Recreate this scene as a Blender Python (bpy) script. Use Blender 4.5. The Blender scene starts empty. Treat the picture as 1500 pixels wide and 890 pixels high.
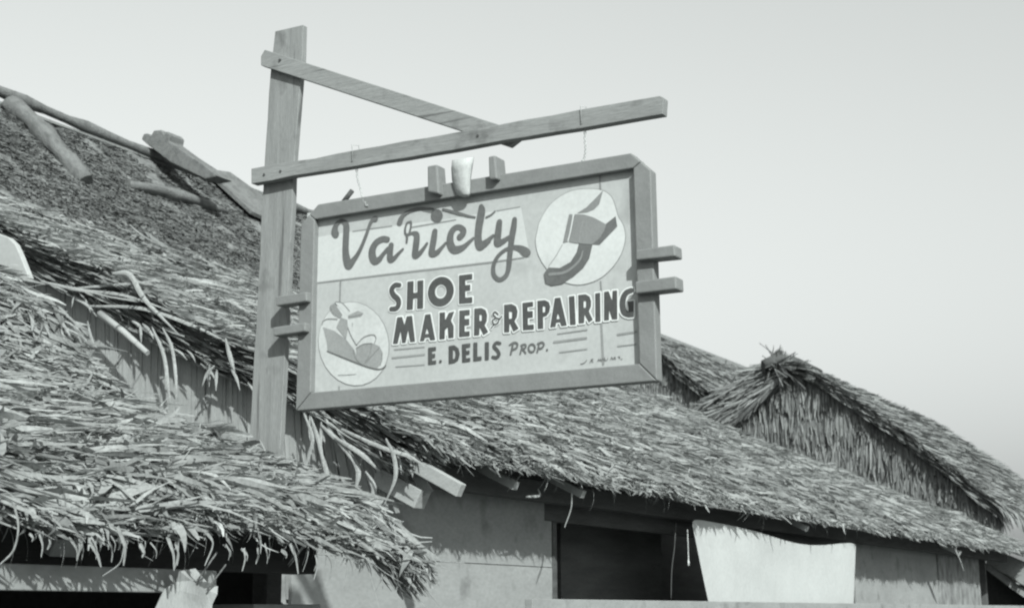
import bpy, bmesh, math, random
import numpy as np
from mathutils import Vector, Matrix
random.seed(7); rng = np.random.default_rng(11)
scene = bpy.context.scene
col = scene.collection
R_ = math.radians

# ------------------------------------------------------------------ camera
EYE = 1.60
FPX, YAW, PITCH, ROLL = 2207.6, R_(29.21), R_(11.597), R_(-.212)
Fv = np.array([math.cos(YAW)*math.cos(PITCH), math.sin(YAW)*math.cos(PITCH), math.sin(PITCH)])
_r = np.array([math.sin(YAW), -math.cos(YAW), 0.0]); _u = np.cross(_r, Fv)
Rv = math.cos(ROLL)*_r + math.sin(ROLL)*_u; Uv = -math.sin(ROLL)*_r + math.cos(ROLL)*_u
cd = bpy.data.cameras.new('camera'); cam = bpy.data.objects.new('camera', cd); col.objects.link(cam)
cd.sensor_fit = 'HORIZONTAL'; cd.sensor_width = 36; cd.lens = FPX/1500*36
cd.clip_start = .05; cd.clip_end = 3000
cd.dof.use_dof = True; cd.dof.focus_distance = 5.4; cd.dof.aperture_fstop = 9
cam.matrix_world = Matrix(((Rv[0], Uv[0], -Fv[0], 0), (Rv[1], Uv[1], -Fv[1], 0), (Rv[2], Uv[2], -Fv[2], EYE), (0, 0, 0, 1)))
scene.camera = cam

# ------------------------------------------------------------------ sky, sun, exposure
SUN = Vector((1, 1.15, -1.0)).normalized()          # the way the sunlight travels
elev = math.asin(-SUN.z); az = math.atan2(-SUN.x, -SUN.y)   # azimuth from +Y towards +X
w = bpy.data.worlds.new('World'); scene.world = w; w.use_nodes = True
nt = w.node_tree; nt.nodes.clear()
sky = nt.nodes.new('ShaderNodeTexSky'); sky.sky_type = 'NISHITA'; sky.sun_disc = False
sky.sun_elevation = elev; sky.sun_rotation = az; sky.dust_density = 1.8; sky.air_density = 2.1; sky.ozone_density = 1.0
sep = nt.nodes.new('ShaderNodeSeparateColor'); nt.links.new(sky.outputs[0], sep.inputs[0])
m1 = nt.nodes.new('ShaderNodeMath'); m1.operation = 'MULTIPLY_ADD'; m1.inputs[1].default_value = .75   # film that sees mostly blue
m2 = nt.nodes.new('ShaderNodeMath'); m2.operation = 'MULTIPLY'; m2.inputs[1].default_value = .25
nt.links.new(sep.outputs[2], m1.inputs[0]); nt.links.new(sep.outputs[1], m2.inputs[0]); nt.links.new(m2.outputs[0], m1.inputs[2])
cmb = nt.nodes.new('ShaderNodeCombineColor')
for i, t in enumerate((.955, 1.0, .982)):
    k = nt.nodes.new('ShaderNodeMath'); k.operation = 'MULTIPLY'; k.inputs[1].default_value = t
    nt.links.new(m1.outputs[0], k.inputs[0]); nt.links.new(k.outputs[0], cmb.inputs[i])
bg = nt.nodes.new('ShaderNodeBackground'); bg.inputs[1].default_value = .10
nt.links.new(cmb.outputs[0], bg.inputs[0])
wo = nt.nodes.new('ShaderNodeOutputWorld'); nt.links.new(bg.outputs[0], wo.inputs[0])
sd = bpy.data.lights.new('sun', 'SUN'); sd.energy = 3.7; sd.angle = R_(1.0); sd.color = (.965, 1, .98)
so = bpy.data.objects.new('sun', sd); col.objects.link(so); so.rotation_euler = SUN.to_track_quat('-Z', 'Y').to_euler()
so.location = (-10, -8, 12)
vs = scene.view_settings; vs.view_transform = 'Standard'; vs.look = 'None'; vs.gamma = 1; vs.use_curve_mapping = False
vs.exposure = 0.7
scene.cycles.pixel_filter_type = 'BLACKMAN_HARRIS'; scene.cycles.filter_width = 2.2

# ------------------------------------------------------------------ helpers
def un(x, y, ax, val):
    """point of the place seen at photo pixel (x, y) on the plane axis ax = val"""
    d = Fv*FPX + (x-750)*Rv + (445-y)*Uv
    o = np.array([0, 0, EYE])
    return o + d*((val-o[ax])/d[ax])
def tag(o, label=None, cat=None, group=None, kind=None):
    if label: o['label'] = label
    if cat: o['category'] = cat
    if group: o['group'] = group
    if kind: o['kind'] = kind
    return o
def empty(name, loc=(0, 0, 0)):
    o = bpy.data.objects.new(name, None); col.objects.link(o); o.location = loc; o.empty_display_size = .1
    return o
def link(name, me, mat, parent=None):
    o = bpy.data.objects.new(name, me); col.objects.link(o)
    if mat and not me.materials: me.materials.append(mat)
    if parent:
        o.parent = parent
        bpy_world = Matrix.Identity(4); p = parent
        while p:
            bpy_world = p.matrix_basis @ bpy_world if p.parent is None else Matrix.Translation(p.location) @ bpy_world
            p = p.parent
        o.matrix_parent_inverse = Matrix.Identity(4)
        o.location = -wloc(parent)
    return o
def wloc(p):
    v = Vector((0, 0, 0))
    while p: v += p.location; p = p.parent
    return v
def mesh(name, V, F):
    me = bpy.data.meshes.new(name); me.from_pydata([tuple(map(float, v)) for v in V], [], [tuple(f) for f in F]); me.update(); return me
def mesh_np(name, V, Q, tone=None):
    """V (n,3), Q (m,4) quads; tone per vertex"""
    me = bpy.data.meshes.new(name); V = np.asarray(V, np.float32); Q = np.asarray(Q, np.int32)
    me.vertices.add(len(V)); me.vertices.foreach_set('co', V.ravel())
    me.loops.add(Q.size); me.loops.foreach_set('vertex_index', Q.ravel())
    me.polygons.add(len(Q)); me.polygons.foreach_set('loop_start', np.arange(0, Q.size, 4, dtype=np.int32))
    me.polygons.foreach_set('loop_total', np.full(len(Q), 4, np.int32))
    me.update(calc_edges=True)
    if tone is not None:
        a = me.attributes.new('tone', 'FLOAT', 'POINT'); a.data.foreach_set('value', np.asarray(tone, np.float32))
    return me
def bevel(o, wd=.003, seg=2):
    m = o.modifiers.new('bevel', 'BEVEL'); m.width = wd; m.segments = seg; m.limit_method = 'ANGLE'; m.angle_limit = R_(35); return o
def prism_mesh(name, poly, ax, a0, a1):
    """polygon given as 2-d points on the plane across axis ax, thick from a0 to a1 (a0, a1 may be lists per point)"""
    n = len(poly); oth = [i for i in range(3) if i != ax]
    A0 = a0 if hasattr(a0, '__len__') else [a0]*n; A1 = a1 if hasattr(a1, '__len__') else [a1]*n
    V = []
    for A in (A0, A1):
        for p, a in zip(poly, A):
            v = [0, 0, 0]; v[ax] = a; v[oth[0]] = p[0]; v[oth[1]] = p[1]; V.append(v)
    F = [list(range(n)), list(range(2*n-1, n-1, -1))] + [[i, i+n, (i+1) % n+n, (i+1) % n] for i in range(n)]
    me = mesh(name, V, F)
    bm = bmesh.new(); bm.from_mesh(me); bmesh.ops.recalc_face_normals(bm, faces=bm.faces); bm.to_mesh(me); bm.free()
    return me
def rough_poly(pts, step=.12, amp=.0015):
    """a sawn edge is never quite straight"""
    out = []
    for i in range(len(pts)):
        a = np.array(pts[i], float); b = np.array(pts[(i+1) % len(pts)], float)
        L = np.linalg.norm(b-a); k = max(1, int(L/step)); d = (b-a)/max(L, 1e-6); nn = np.array([-d[1], d[0]])
        for j in range(k):
            t = j/k; out.append(a+(b-a)*t + (nn*rng.normal(0, amp) if j else 0))
    return out
def pxpoly(pix, ax, val):
    oth = [i for i in range(3) if i != ax]
    return [tuple(un(x, y, ax, val)[oth]) for x, y in pix]
def px_prism(name, pix, ax, val, back, mat, parent, bev=.003, rough=0):
    poly = pxpoly(pix, ax, val)
    if rough: poly = rough_poly(poly, .1, rough)
    o = link(name, prism_mesh(name, poly, ax, val, back), mat, parent)
    if bev: bevel(o, bev)
    return o
def box(name, lo, hi, mat, parent=None, bev=.004):
    poly = [(lo[1], lo[2]), (hi[1], lo[2]), (hi[1], hi[2]), (lo[1], hi[2])]
    o = link(name, prism_mesh(name, poly, 0, lo[0], hi[0]), mat, parent)
    if bev: bevel(o, bev)
    return o
def tube_mesh(name, pts, rad, n=8, noise=0.0, flat=1.0):
    pts = [Vector(map(float, p)) for p in pts]; V = []; F = []
    if not hasattr(rad, '__len__'): rad = [rad]*len(pts)
    up0 = Vector((.31, .17, .93))
    for i, p in enumerate(pts):
        t = (pts[min(i+1, len(pts)-1)]-pts[max(i-1, 0)]).normalized()
        a = t.cross(up0).normalized(); b = t.cross(a).normalized()
        for k in range(n):
            th = 2*math.pi*k/n; r = rad[i]*(1+random.uniform(-noise, noise))
            V.append(p+a*math.cos(th)*r+b*math.sin(th)*r*flat)
    for i in range(len(pts)-1):
        for k in range(n): F.append([i*n+k, i*n+(k+1) % n, (i+1)*n+(k+1) % n, (i+1)*n+k])
    F.append(list(range(n-1, -1, -1))); F.append([(len(pts)-1)*n+k for k in range(n)])
    me = mesh(name, V, F)
    for p in me.polygons: p.use_smooth = len(p.vertices) == 4
    return me
def subdiv(pts, k):
    """smooth (Catmull-Rom) path through points"""
    P = [np.array(p, float) for p in pts]; P = [2*P[0]-P[1]]+P+[2*P[-1]-P[-2]]; out = []
    for i in range(1, len(P)-2):
        for j in range(k):
            t = j/k; a, b, c, d = P[i-1], P[i], P[i+1], P[i+2]
            out.append(.5*((2*b)+(c-a)*t+(2*a-5*b+4*c-d)*t*t+(-a+3*b-3*c+d)*t**3))
    out.append(P[-2]); return out

# ------------------------------------------------------------------ materials (monochrome film: greys with one faint tint)
TINT = (.958, 1.0, .982)
def grey(v): return (v*TINT[0], v*TINT[1], v*TINT[2], 1)
def mat(name, v, var=.25, scale=6.0, stretch=(1, 1, 1), rough=.8, bump=.0, bscale=None, tone=False, spots=0, fine=0.12, trans=0.0, spec=.25, cracks=None):
    m = bpy.data.materials.new(name); m.use_nodes = True; n = m.node_tree; N = n.nodes; L = n.links; N.clear()
    out = N.new('ShaderNodeOutputMaterial'); b = N.new('ShaderNodeBsdfPrincipled'); L.new(b.outputs[0], out.inputs[0])
    b.inputs['Roughness'].default_value = rough; b.inputs['Specular IOR Level'].default_value = spec
    tc = N.new('ShaderNodeTexCoord'); mp = N.new('ShaderNodeMapping'); mp.inputs['Scale'].default_value = stretch
    L.new(tc.outputs['Object'], mp.inputs[0])
    n1 = N.new('ShaderNodeTexNoise'); n1.inputs['Scale'].default_value = scale; n1.inputs['Detail'].default_value = 8; n1.inputs['Roughness'].default_value = .62
    L.new(mp.outputs[0], n1.inputs[0])
    mr = N.new('ShaderNodeMapRange'); mr.inputs[1].default_value = .25; mr.inputs[2].default_value = .75
    mr.inputs[3].default_value = v*(1-var); mr.inputs[4].default_value = v*(1+var); L.new(n1.outputs[0], mr.inputs[0])
    val = mr.outputs[0]
    n2 = N.new('ShaderNodeTexNoise'); n2.inputs['Scale'].default_value = scale*14; n2.inputs['Detail'].default_value = 3; L.new(mp.outputs[0], n2.inputs[0])
    mr2 = N.new('ShaderNodeMapRange'); mr2.inputs[1].default_value = .3; mr2.inputs[2].default_value = .7
    mr2.inputs[3].default_value = 1-fine; mr2.inputs[4].default_value = 1+fine; L.new(n2.outputs[0], mr2.inputs[0])
    mu = N.new('ShaderNodeMath'); mu.operation = 'MULTIPLY'; L.new(val, mu.inputs[0]); L.new(mr2.outputs[0], mu.inputs[1]); val = mu.outputs[0]
    if tone:
        at = N.new('ShaderNodeAttribute'); at.attribute_name = 'tone'
        mu = N.new('ShaderNodeMath'); mu.operation = 'MULTIPLY'; L.new(val, mu.inputs[0]); L.new(at.outputs['Fac'], mu.inputs[1]); val = mu.outputs[0]
    if spots:
        n3 = N.new('ShaderNodeTexNoise'); n3.inputs['Scale'].default_value = spots; n3.inputs['Detail'].default_value = 5; L.new(tc.outputs['Object'], n3.inputs[0])
        r3 = N.new('ShaderNodeMapRange'); r3.inputs[1].default_value = .58; r3.inputs[2].default_value = .75; r3.inputs[3].default_value = 1; r3.inputs[4].default_value = .62
        L.new(n3.outputs[0], r3.inputs[0]); mu = N.new('ShaderNodeMath'); mu.operation = 'MULTIPLY'
        L.new(val, mu.inputs[0]); L.new(r3.outputs[0], mu.inputs[1]); val = mu.outputs[0]
    if cracks:                                             # drying cracks along the grain
        mc = N.new('ShaderNodeMapping'); mc.inputs['Scale'].default_value = cracks; L.new(tc.outputs['Object'], mc.inputs[0])
        nc = N.new('ShaderNodeTexNoise'); nc.inputs['Scale'].default_value = 1.0; nc.inputs['Detail'].default_value = 2; L.new(mc.outputs[0], nc.inputs[0])
        rc_ = N.new('ShaderNodeMapRange'); rc_.inputs[1].default_value = .64; rc_.inputs[2].default_value = .70; rc_.inputs[3].default_value = 1; rc_.inputs[4].default_value = .55
        L.new(nc.outputs[0], rc_.inputs[0]); mu = N.new('ShaderNodeMath'); mu.operation = 'MULTIPLY'
        L.new(val, mu.inputs[0]); L.new(rc_.outputs[0], mu.inputs[1]); val = mu.outputs[0]
    cc = N.new('ShaderNodeCombineColor')
    for i in range(3):
        k = N.new('ShaderNodeMath'); k.operation = 'MULTIPLY'; k.inputs[1].default_value = TINT[i]; L.new(val, k.inputs[0]); L.new(k.outputs[0], cc.inputs[i])
    L.new(cc.outputs[0], b.inputs['Base Color'])
    if bump:
        bp = N.new('ShaderNodeBump'); bp.inputs['Strength'].default_value = bump; bp.inputs['Distance'].default_value = .01
        nb = N.new('ShaderNodeTexNoise'); nb.inputs['Scale'].default_value = bscale or scale*4; nb.inputs['Detail'].default_value = 6; L.new(mp.outputs[0], nb.inputs[0])
        L.new(nb.outputs[0], bp.inputs['Height']); L.new(bp.outputs[0], b.inputs['Normal'])
    if trans:
        tr = N.new('ShaderNodeBsdfTranslucent'); L.new(cc.outputs[0], tr.inputs[0]); mx = N.new('ShaderNodeMixShader'); mx.inputs[0].default_value = trans
        L.new(b.outputs[0], mx.inputs[1]); L.new(tr.outputs[0], mx.inputs[2]); L.new(mx.outputs[0], out.inputs[0])
    return m
M = dict(
    wood_v=mat('weathered_wood_upright', .21, .17, 3.0, (9, 9, .9), .85, .25, spots=9, cracks=(40, 40, 1.2)),
    wood_h=mat('weathered_wood_level', .21, .16, 3.0, (9, .9, 9), .85, .25, spots=11, cracks=(40, 1.2, 40)),
    frame=mat('painted_frame', .18, .12, 4, (3, 3, 3), .6, .15, fine=.06),
    beam=mat('dark_beam', .075, .3, 3, (1, 8, 8), .9, .4),
    dark=mat('shade_black_wood', .035, .3, 3, (1, 8, 8), .9, .3),  # near-black: deep shade of interiors and under eaves put into the colour
    rafter=mat('sawn_rafter', .32, .16, 3, (5, 2, 5), .8, .3),
    log=mat('weathered_log', .15, .45, 4, (3, 3, 3), .95, 1.0, bscale=30, spots=12, fine=.3),
    thatch=mat('palm_thatch', .33, .2, 5, (1, 1, 1), .9, 0, tone=True, trans=.32, spec=.05, fine=.2),
    thatch_old=mat('old_dark_thatch', .14, .3, 2.5, (1, 1, 1), .95, 0, tone=True, spec=.1),
    under=mat('thatch_underlay', .16, .5, 9, (1, 3, 3), 1, .8),
    leafmat=mat('dry_palm_leaf', .33, .25, 7, (1, 1, 1), .85, 0, tone=False, trans=.2, spec=.1, fine=.2),
    strip=mat('split_palm_strip', .28, .14, 4, (5, 5, .9), .9, .15, spots=5),
    plaster=mat('pale_wall_board', .25, .14, 2.0, (1, 1, 2), .85, .15, spots=5, fine=.08),
    rough=mat('rough_bark_panel', .2, .6, 9, (1, 1, .6), .95, 1.0),
    cloth=mat('white_cloth', .47, .07, 3, (1, 1, 1), .95, .35, bscale=9, fine=.05, trans=.12, spec=.05),
    dull=mat('dull_white_board', .36, .08, 3, (1, 1, 1), .9, .1, fine=.06),
    white=mat('chalky_white', .40, .12, 12, (1, 1, 1), .95, .3, fine=.08, spec=.03),
    panel=mat('sign_ground_paint', .385, .09, 4, (1, 1, 1), .55, .05, spots=4, fine=.05),
    pale=mat('sign_pale_paint', .465, .07, 6, (1, 1, 1), .55, 0, fine=.04),
    ink=mat('sign_letter_paint', .07, .2, 5, (1, 1, 1), .5, 0, fine=.12),
    script=mat('sign_script_paint', .115, .16, 5, (1, 1, 1), .5, 0, fine=.10),
    outline=mat('sign_white_paint', .60, .09, 8, (1, 1, 1), .5, 0, fine=.03),
    oval_r=mat('sign_oval_paint', .50, .08, 5, (1, 1, 1), .55, 0, fine=.05, spots=3),
    oval_l=mat('sign_oval_paint_faded', .455, .10, 5, (1, 1, 1), .55, 0, fine=.06, spots=4),
    mid=mat('sign_mid_grey_paint', .20, .12, 9, (1, 1, 1), .55, 0, fine=.08),
    soft=mat('sign_soft_grey_paint', .25, .14, 9, (1, 1, 1), .55, 0, fine=.08),
    stripe=mat('sign_stripe_paint', .225, .15, 9, (1, 1, 1), .55, 0, fine=.08),
    wire=mat('thin_wire', .42, .2, 40, (1, 1, 1), .5, 0),
    string=mat('pale_string', .5, .15, 40, (1, 1, 1), .9, 0),
    nail=mat('rusty_nail', .06, .2, 40, (1, 1, 1), .7, 0),
    ground=mat('dusty_ground', .13, .25, .8, (1, 1, 1), .95, .4, bscale=20),
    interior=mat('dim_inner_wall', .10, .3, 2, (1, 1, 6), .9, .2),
)

# ------------------------------------------------------------------ ground
g = link('ground', mesh('ground', [(-600, -600, 0), (900, -600, 0), (900, 900, 0), (-600, 900, 0)], [(0, 1, 2, 3)]), M['ground'])
tag(g, kind='structure')

# ------------------------------------------------------------------ thatch machinery
class Prof:
    """roof section in the (Y, Z) plane from the eave upwards; s = length along it"""
    def __init__(self, pts, xdrop=None, fall=1.6):
        P = np.array(subdiv(pts, 6)); P[:, 1] += EYE
        self.P = P; d = np.linalg.norm(np.diff(P, axis=0), axis=1); self.S = np.r_[0, np.cumsum(d)]; self.len = self.S[-1]
        self.xdrop = xdrop; self.fall = fall
    def pos(self, s):
        sc = np.clip(s, 0, self.len)
        y = np.interp(sc, self.S, self.P[:, 0]); z = np.interp(sc, self.S, self.P[:, 1])
        t0 = (self.P[1]-self.P[0]); t0 = t0/np.linalg.norm(t0)
        d = np.clip(-s, 0, None); run = d/(1+2.2*d)
        y = y - t0[0]*run; z = z - t0[1]*d - self.fall*d*d/(1+2*d)
        return y, z
    def frame(self, s):
        y0, z0 = self.pos(s-.02); y1, z1 = self.pos(s+.02)
        ty, tz = y1-y0, z1-z0; l = np.hypot(ty, tz)+1e-9; ty, tz = ty/l, tz/l
        return ty, tz            # uphill tangent; outward normal = (-tz, ty) (towards -Y and up)
    def point(self, x, s):
        y, z = self.pos(s)
        if self.xdrop: z = z + self.xdrop(x, s)
        return np.stack([np.broadcast_to(x, y.shape), y, z], -1)
def blades(prof, xs, ss, L, W, phi, h0, lift, twist, tone, seg=3, curl=0.0, wave=0.0, over=None, xmin=-99, xmax=99):
    n = len(xs)
    if over is not None:                                   # how far a tip may hang out over the eave
        L = np.minimum(L, np.maximum(ss+rng.exponential(over, n), .03)/np.maximum(np.cos(phi), .25))
    phi = phi+np.where(xs+L*np.sin(phi) < xmin, -1.6*phi, 0)+np.where(xs+L*np.sin(phi) > xmax, -1.6*phi, 0)
    if hasattr(curl, '__len__'): curl = np.where((xs < xmin+.35) | (xs > xmax-.3), curl*.2, curl)
    u = np.linspace(0, 1, seg+1)[None, :]
    x = xs[:, None]+u*(L*np.sin(phi))[:, None]+(curl*L if hasattr(curl, '__len__') else np.full(n, curl)*L)[:, None]*u*u
    s = ss[:, None]-u*(L*np.cos(phi))[:, None]
    P = prof.point(x, s); ty, tz = prof.frame(s)
    Nn = np.stack([np.zeros_like(ty), -tz, ty], -1)
    ht = h0[:, None]+lift[:, None]*u**1.5*np.sin(np.minimum(u*2.2, 1.6))+(wave if hasattr(wave, '__len__') else np.full(n, wave))[:, None]*np.sin(u*4.5+xs[:, None]*40)
    P = P+Nn*ht[..., None]
    T = np.gradient(P, axis=1); T /= np.linalg.norm(T, axis=-1, keepdims=True)+1e-9
    B = np.cross(T, Nn); B /= np.linalg.norm(B, axis=-1, keepdims=True)+1e-9
    N2 = np.cross(B, T)
    tw = twist[:, None]*(1+1.6*(u-.5))
    side = B*np.cos(tw)[..., None]+N2*np.sin(tw)[..., None]
    wd = W[:, None]*np.where(u < .15, .75, 1)*(1-.82*np.clip(u-.25, 0, 1)/.75*np.clip(u, 0, 1)**.6)
    V = np.stack([P-side*wd[..., None]/2, P+side*wd[..., None]/2], 2)     # n, seg+1, 2, 3
    base = (np.arange(n)*(seg+1)*2)[:, None]; k = np.arange(seg)[None, :]*2
    Q = np.stack([base+k, base+k+1, base+k+3, base+k+2], -1).reshape(-1, 4)
    tn = np.repeat(tone, (seg+1)*2)
    return V.reshape(-1, 3), Q, tn
def tufts(prof, n, per, smp, spread, L, W, dirn, adev, jit, hmax, lift, over, dark=.25, seg=4, bright=1.0, course=0, **kw):
    """n tufts of 'per' leaves each: leaves of a tuft share their lie, height and weathering"""
    cs, cx = smp(n)
    if course:                                             # leaves are laid in rows: most tips end along wavering lines
        wv_ = .09*np.sin(cx*1.9)+.06*np.sin(cx*4.3+2)+rng.normal(0, .035, n)
        snap = (np.floor((cs-wv_)/course)+.62)*course+wv_+rng.normal(0, .02, n)
        cs = np.where(rng.random(n) < .6, np.clip(snap, 0, prof.len), cs)
    k = rng.poisson(per, n)+1; ix = np.repeat(np.arange(n), k); m = len(ix)
    ca = rng.normal(0, adev, n)+.35*np.sin(cx*5.1+cs*3.3)+.25*np.sin(cx*2.3-cs*7.7+1)+dirn; ch = rng.random(n)**1.5*hmax; ct = tones(n, dark, .4, 1.2); cc = rng.normal(0, .55, n)
    ss = cs[ix]+rng.normal(0, spread*1.2, m); xs = cx[ix]+rng.normal(0, spread, m)
    ss = np.clip(ss, 0, prof.len)
    return blades(prof, xs, ss, rng.uniform(L[0], L[1], m), rng.uniform(W[0], W[1], m)*rng.choice([.6, 1, 1, 1.5], m), ca[ix]+rng.normal(0, jit, m), ch[ix]+rng.uniform(-.012, .012, m), rng.uniform(-.005, lift, m), rng.normal(0, .55, m),
                  ct[ix]*rng.uniform(.8, 1.16, m)*bright, seg=seg, curl=cc[ix]+rng.normal(0, .3, m), wave=rng.uniform(0, .014, m), over=over, **kw)
def join(parts):
    V = []; Q = []; T = []; o = 0
    for v, q, t in parts: V.append(v); Q.append(q+o); T.append(t); o += len(v)
    return np.concatenate(V), np.concatenate(Q), np.concatenate(T)
def tones(n, dark=.22, lo=.35, hi=1.25):
    t = rng.uniform(.78, min(hi, 1.14), n); k = rng.random(n) < dark; t[k] = rng.uniform(max(lo, .55), .8, k.sum()); return t
def sheet(name, prof, xl, xr, thick, matr, parent, ns=26, nx=30, noise=.012, s0=-.02):
    """closed slab following the profile; xl, xr functions of s"""
    S = np.linspace(s0, prof.len, ns); V = []
    for lay in (0, 1):
        for s in S:
            a, b = xl(s), xr(s)
            for j in range(nx):
                x = a+(b-a)*(j/(nx-1)); p = prof.point(np.array([x]), np.array([s]))[0]
                ty, tz = prof.frame(np.array([s])); nn = np.array([0, -tz[0], ty[0]])
                V.append(p+(nn*rng.normal(0, noise) if lay == 0 else -nn*thick))
    F = []; m = ns*nx
    for i in range(ns-1):
        for j in range(nx-1):
            q = [i*nx+j, i*nx+j+1, (i+1)*nx+j+1, (i+1)*nx+j]
            F.append(q); F.append([v+m for v in q[::-1]])
    for i in range(ns-1):
        for j, f in ((0, 1), (nx-1, 0)):
            q = [i*nx+j, (i+1)*nx+j, (i+1)*nx+j+m, i*nx+j+m]; F.append(q if f else q[::-1])
    for j in range(nx-1):
        for i, f in ((0, 0), (ns-1, 1)):
            q = [i*nx+j, i*nx+j+1, i*nx+j+1+m, i*nx+j+m]; F.append(q if f else q[::-1])
    return link(name, mesh(name, V, F), matr, parent)
LEAF = []
for k in range(8):                                       # eight dry leaf shapes, shared by all single leaves
    seg = 6; V = []; F = []; L = random.uniform(.20, .42); W = random.uniform(.012, .024); cu = random.uniform(.2, 1.3); tw = random.uniform(-1, 1); sd_ = random.uniform(-.25, .25)
    for i in range(seg+1):
        u = i/seg; a = cu*u*u; c = Vector((sd_*u*u*L, -L*u*(1-.25*cu*u*u), -L*.55*cu*u*u)); wv = W*(.5+.5*min(1, u*5))*(1-.85*max(0, u-.35)/.65)
        b = Vector((math.cos(tw*u), .2*math.sin(tw*u), math.sin(tw*u)))
        V += [c-b*wv/2+Vector((0, 0, .004*math.sin(u*3))), c+Vector((0, 0, -wv*.16)), c+b*wv/2]
        if i: j = (i-1)*3; F += [[j, j+1, j+4, j+3], [j+1, j+2, j+5, j+4]]
    LEAF.append(mesh('leaf', V, F)); LEAF[-1].materials.append(M['leafmat'])
def place_leaf(prof, x, s, phi, h, parent, scale=1.0, pitch=0.0):
    o = bpy.data.objects.new('leaf', random.choice(LEAF)); col.objects.link(o); o.parent = parent
    p = prof.point(np.array([x]), np.array([s]))[0]; ty, tz = prof.frame(np.array([s])); ty, tz = float(ty[0]), float(tz[0])
    X = Vector((1, 0, 0)); Y = Vector((0, ty, tz)); Z = Vector((0, -tz, ty))
    B = Matrix((X, Y, Z)).transposed().to_4x4()
    mw = Matrix.Translation(Vector(p)+Z*h) @ B @ Matrix.Rotation(phi, 4, 'Z') @ Matrix.Rotation(pitch, 4, 'X') @ Matrix.Scale(scale, 4)
    o.matrix_basis = Matrix.Translation(-wloc(parent)) @ mw
    return o
def strip_leaf(pix, ax, val, w0, parent, name='leaf', matr=None, depth=None):
    """one long leaf lying along photo pixels on a plane of the place; depth shifts each point along the axis"""
    P = subdiv([un(x, y, ax, val+(depth[i] if depth else 0)) for i, (x, y) in enumerate(pix)], 5); n = len(P); V = []; F = []
    for i, p in enumerate(P):
        t = P[min(i+1, n-1)]-P[max(i-1, 0)]; nn = np.zeros(3); nn[ax] = -1
        b = np.cross(t, nn); b /= np.linalg.norm(b)+1e-9; u = i/(n-1); wv = w0*(.55+.45*min(1, u*4))*(1-.75*max(0, u-.6)/.4)
        b = b*.9+nn*.43*math.sin(u*3)
        V += [p-b*wv/2, p+nn*.15*wv, p+b*wv/2]
        if i: j = (i-1)*3; F += [[j, j+1, j+4, j+3], [j+1, j+2, j+5, j+4]]
    return link(name, mesh(name, V, F), matr or M['leafmat'], parent)

# ------------------------------------------------------------------ middle house with the two-pitch thatched roof
K = 1.35                                                # size of this house against a first survey taken with the wall 3.42 m off
XG = 4.80*K                                             # its left verge
houseB = tag(empty('thatched_house', (5*K, 3.42*K, 0)), 'long thatched house with pale board wall behind the hanging sign', 'house')
pB = Prof([(K*a, K*b) for a, b in ((3.08, .575), (3.20, .655), (3.52, .845), (3.72, .96), (4.16, 1.14), (4.75, 1.445), (5.14, 1.62), (5.87, 2.0), (6.3, 2.36), (7.1, 3.10))], lambda x, s: .05*np.exp(-np.clip(x-XG, 0, None)/2.1)*np.exp(-np.clip(s, 0, None)/.6)+.012*np.sin(x*4.2)*np.exp(-np.clip(s, 0, None)/.3))
sK = float(np.interp(5.87*K, pB.P[:, 0], pB.S))           # where the old steep part begins
def xrB(s): return 17.6*K-5.8*K*np.clip(s/pB.len, 0, 1)
roofB = sheet('roof', pB, lambda s: XG, lambda s: float(xrB(s)), .035, M['under'], houseB, 40, 60, s0=.05)
def sample_x(n, a, b, s, xr):
    u = rng.random(n); p = 1.0
    b = xr(s)
    return a*(b/a)**u
parts = []
def smB(lo, hi, xa=XG):
    def f(n):
        c = rng.uniform(lo, hi, n); return c, xa*(xrB(c)/xa)**rng.random(n)
    return f
kw = dict(xmin=XG-.07)
parts.append(tufts(pB, 7600, 5, smB(0, sK*1.03), .045, (.12, .33), (.013, .034), .0, .45, .38, .065, .05, .02, .25, 4, course=.42, **kw))
parts.append(tufts(pB, 2300, 4, smB(0, .18), .03, (.08, .2), (.011, .026), .05, .35, .3, .03, .03, .022, .25, 4, **kw))
parts.append(tufts(pB, 1300, 3, smB(.1, sK), .05, (.06, .26), (.005, .013), 0, .8, .5, .05, .07, .02, .1, 4, 1.1, **kw))
def smV(n): c = rng.uniform(0, pB.len*.72, n); return c, XG+rng.uniform(-.02, .25, n)
v = tufts(pB, 1200, 5, smV, .04, (.16, .48), (.018, .042), -.25, .5, .25, .05, .06, .03, .25, 4, **kw); parts.append(v)
n = 4600                                                # leaf ends showing in the thickness of the verge
ss = rng.uniform(0, pB.len*.75, n); xs = XG+rng.uniform(-.03, .2, n)
parts.append(blades(pB, xs, ss, rng.uniform(.16, .45, n), rng.uniform(.016, .036, n), rng.normal(-.15, .35, n), rng.uniform(-.17, .0, n), rng.uniform(-.01, .02, n), rng.normal(0, .5, n), tones(n), curl=rng.normal(0, .15, n), over=.03, **kw))
th = link('thatch', mesh_np('thatch', *join(parts)), M['thatch'], roofB); tag(th, 'pale shaggy palm thatch of the lower roof', kind='stuff')
n = 70000                                               # the old part: short, dark, matted
ss = rng.uniform(sK*.94, pB.len, n); xs = sample_x(n, XG+.1, 0, ss, xrB)
t_old = tones(n, .35, .4, 1.2)
old = [blades(pB, xs, ss, rng.uniform(.025, .085, n), rng.uniform(.008, .021, n), rng.normal(0, 1.1, n), rng.uniform(0, .014, n), rng.uniform(.0, .022, n), rng.normal(0, .8, n), t_old, seg=2, curl=rng.normal(0, .4, n))]
tho = link('old_thatch', mesh_np('old_thatch', *join(old)), M['thatch_old'], roofB); tag(tho, 'dark matted old thatch of the upper roof', kind='stuff')
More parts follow.
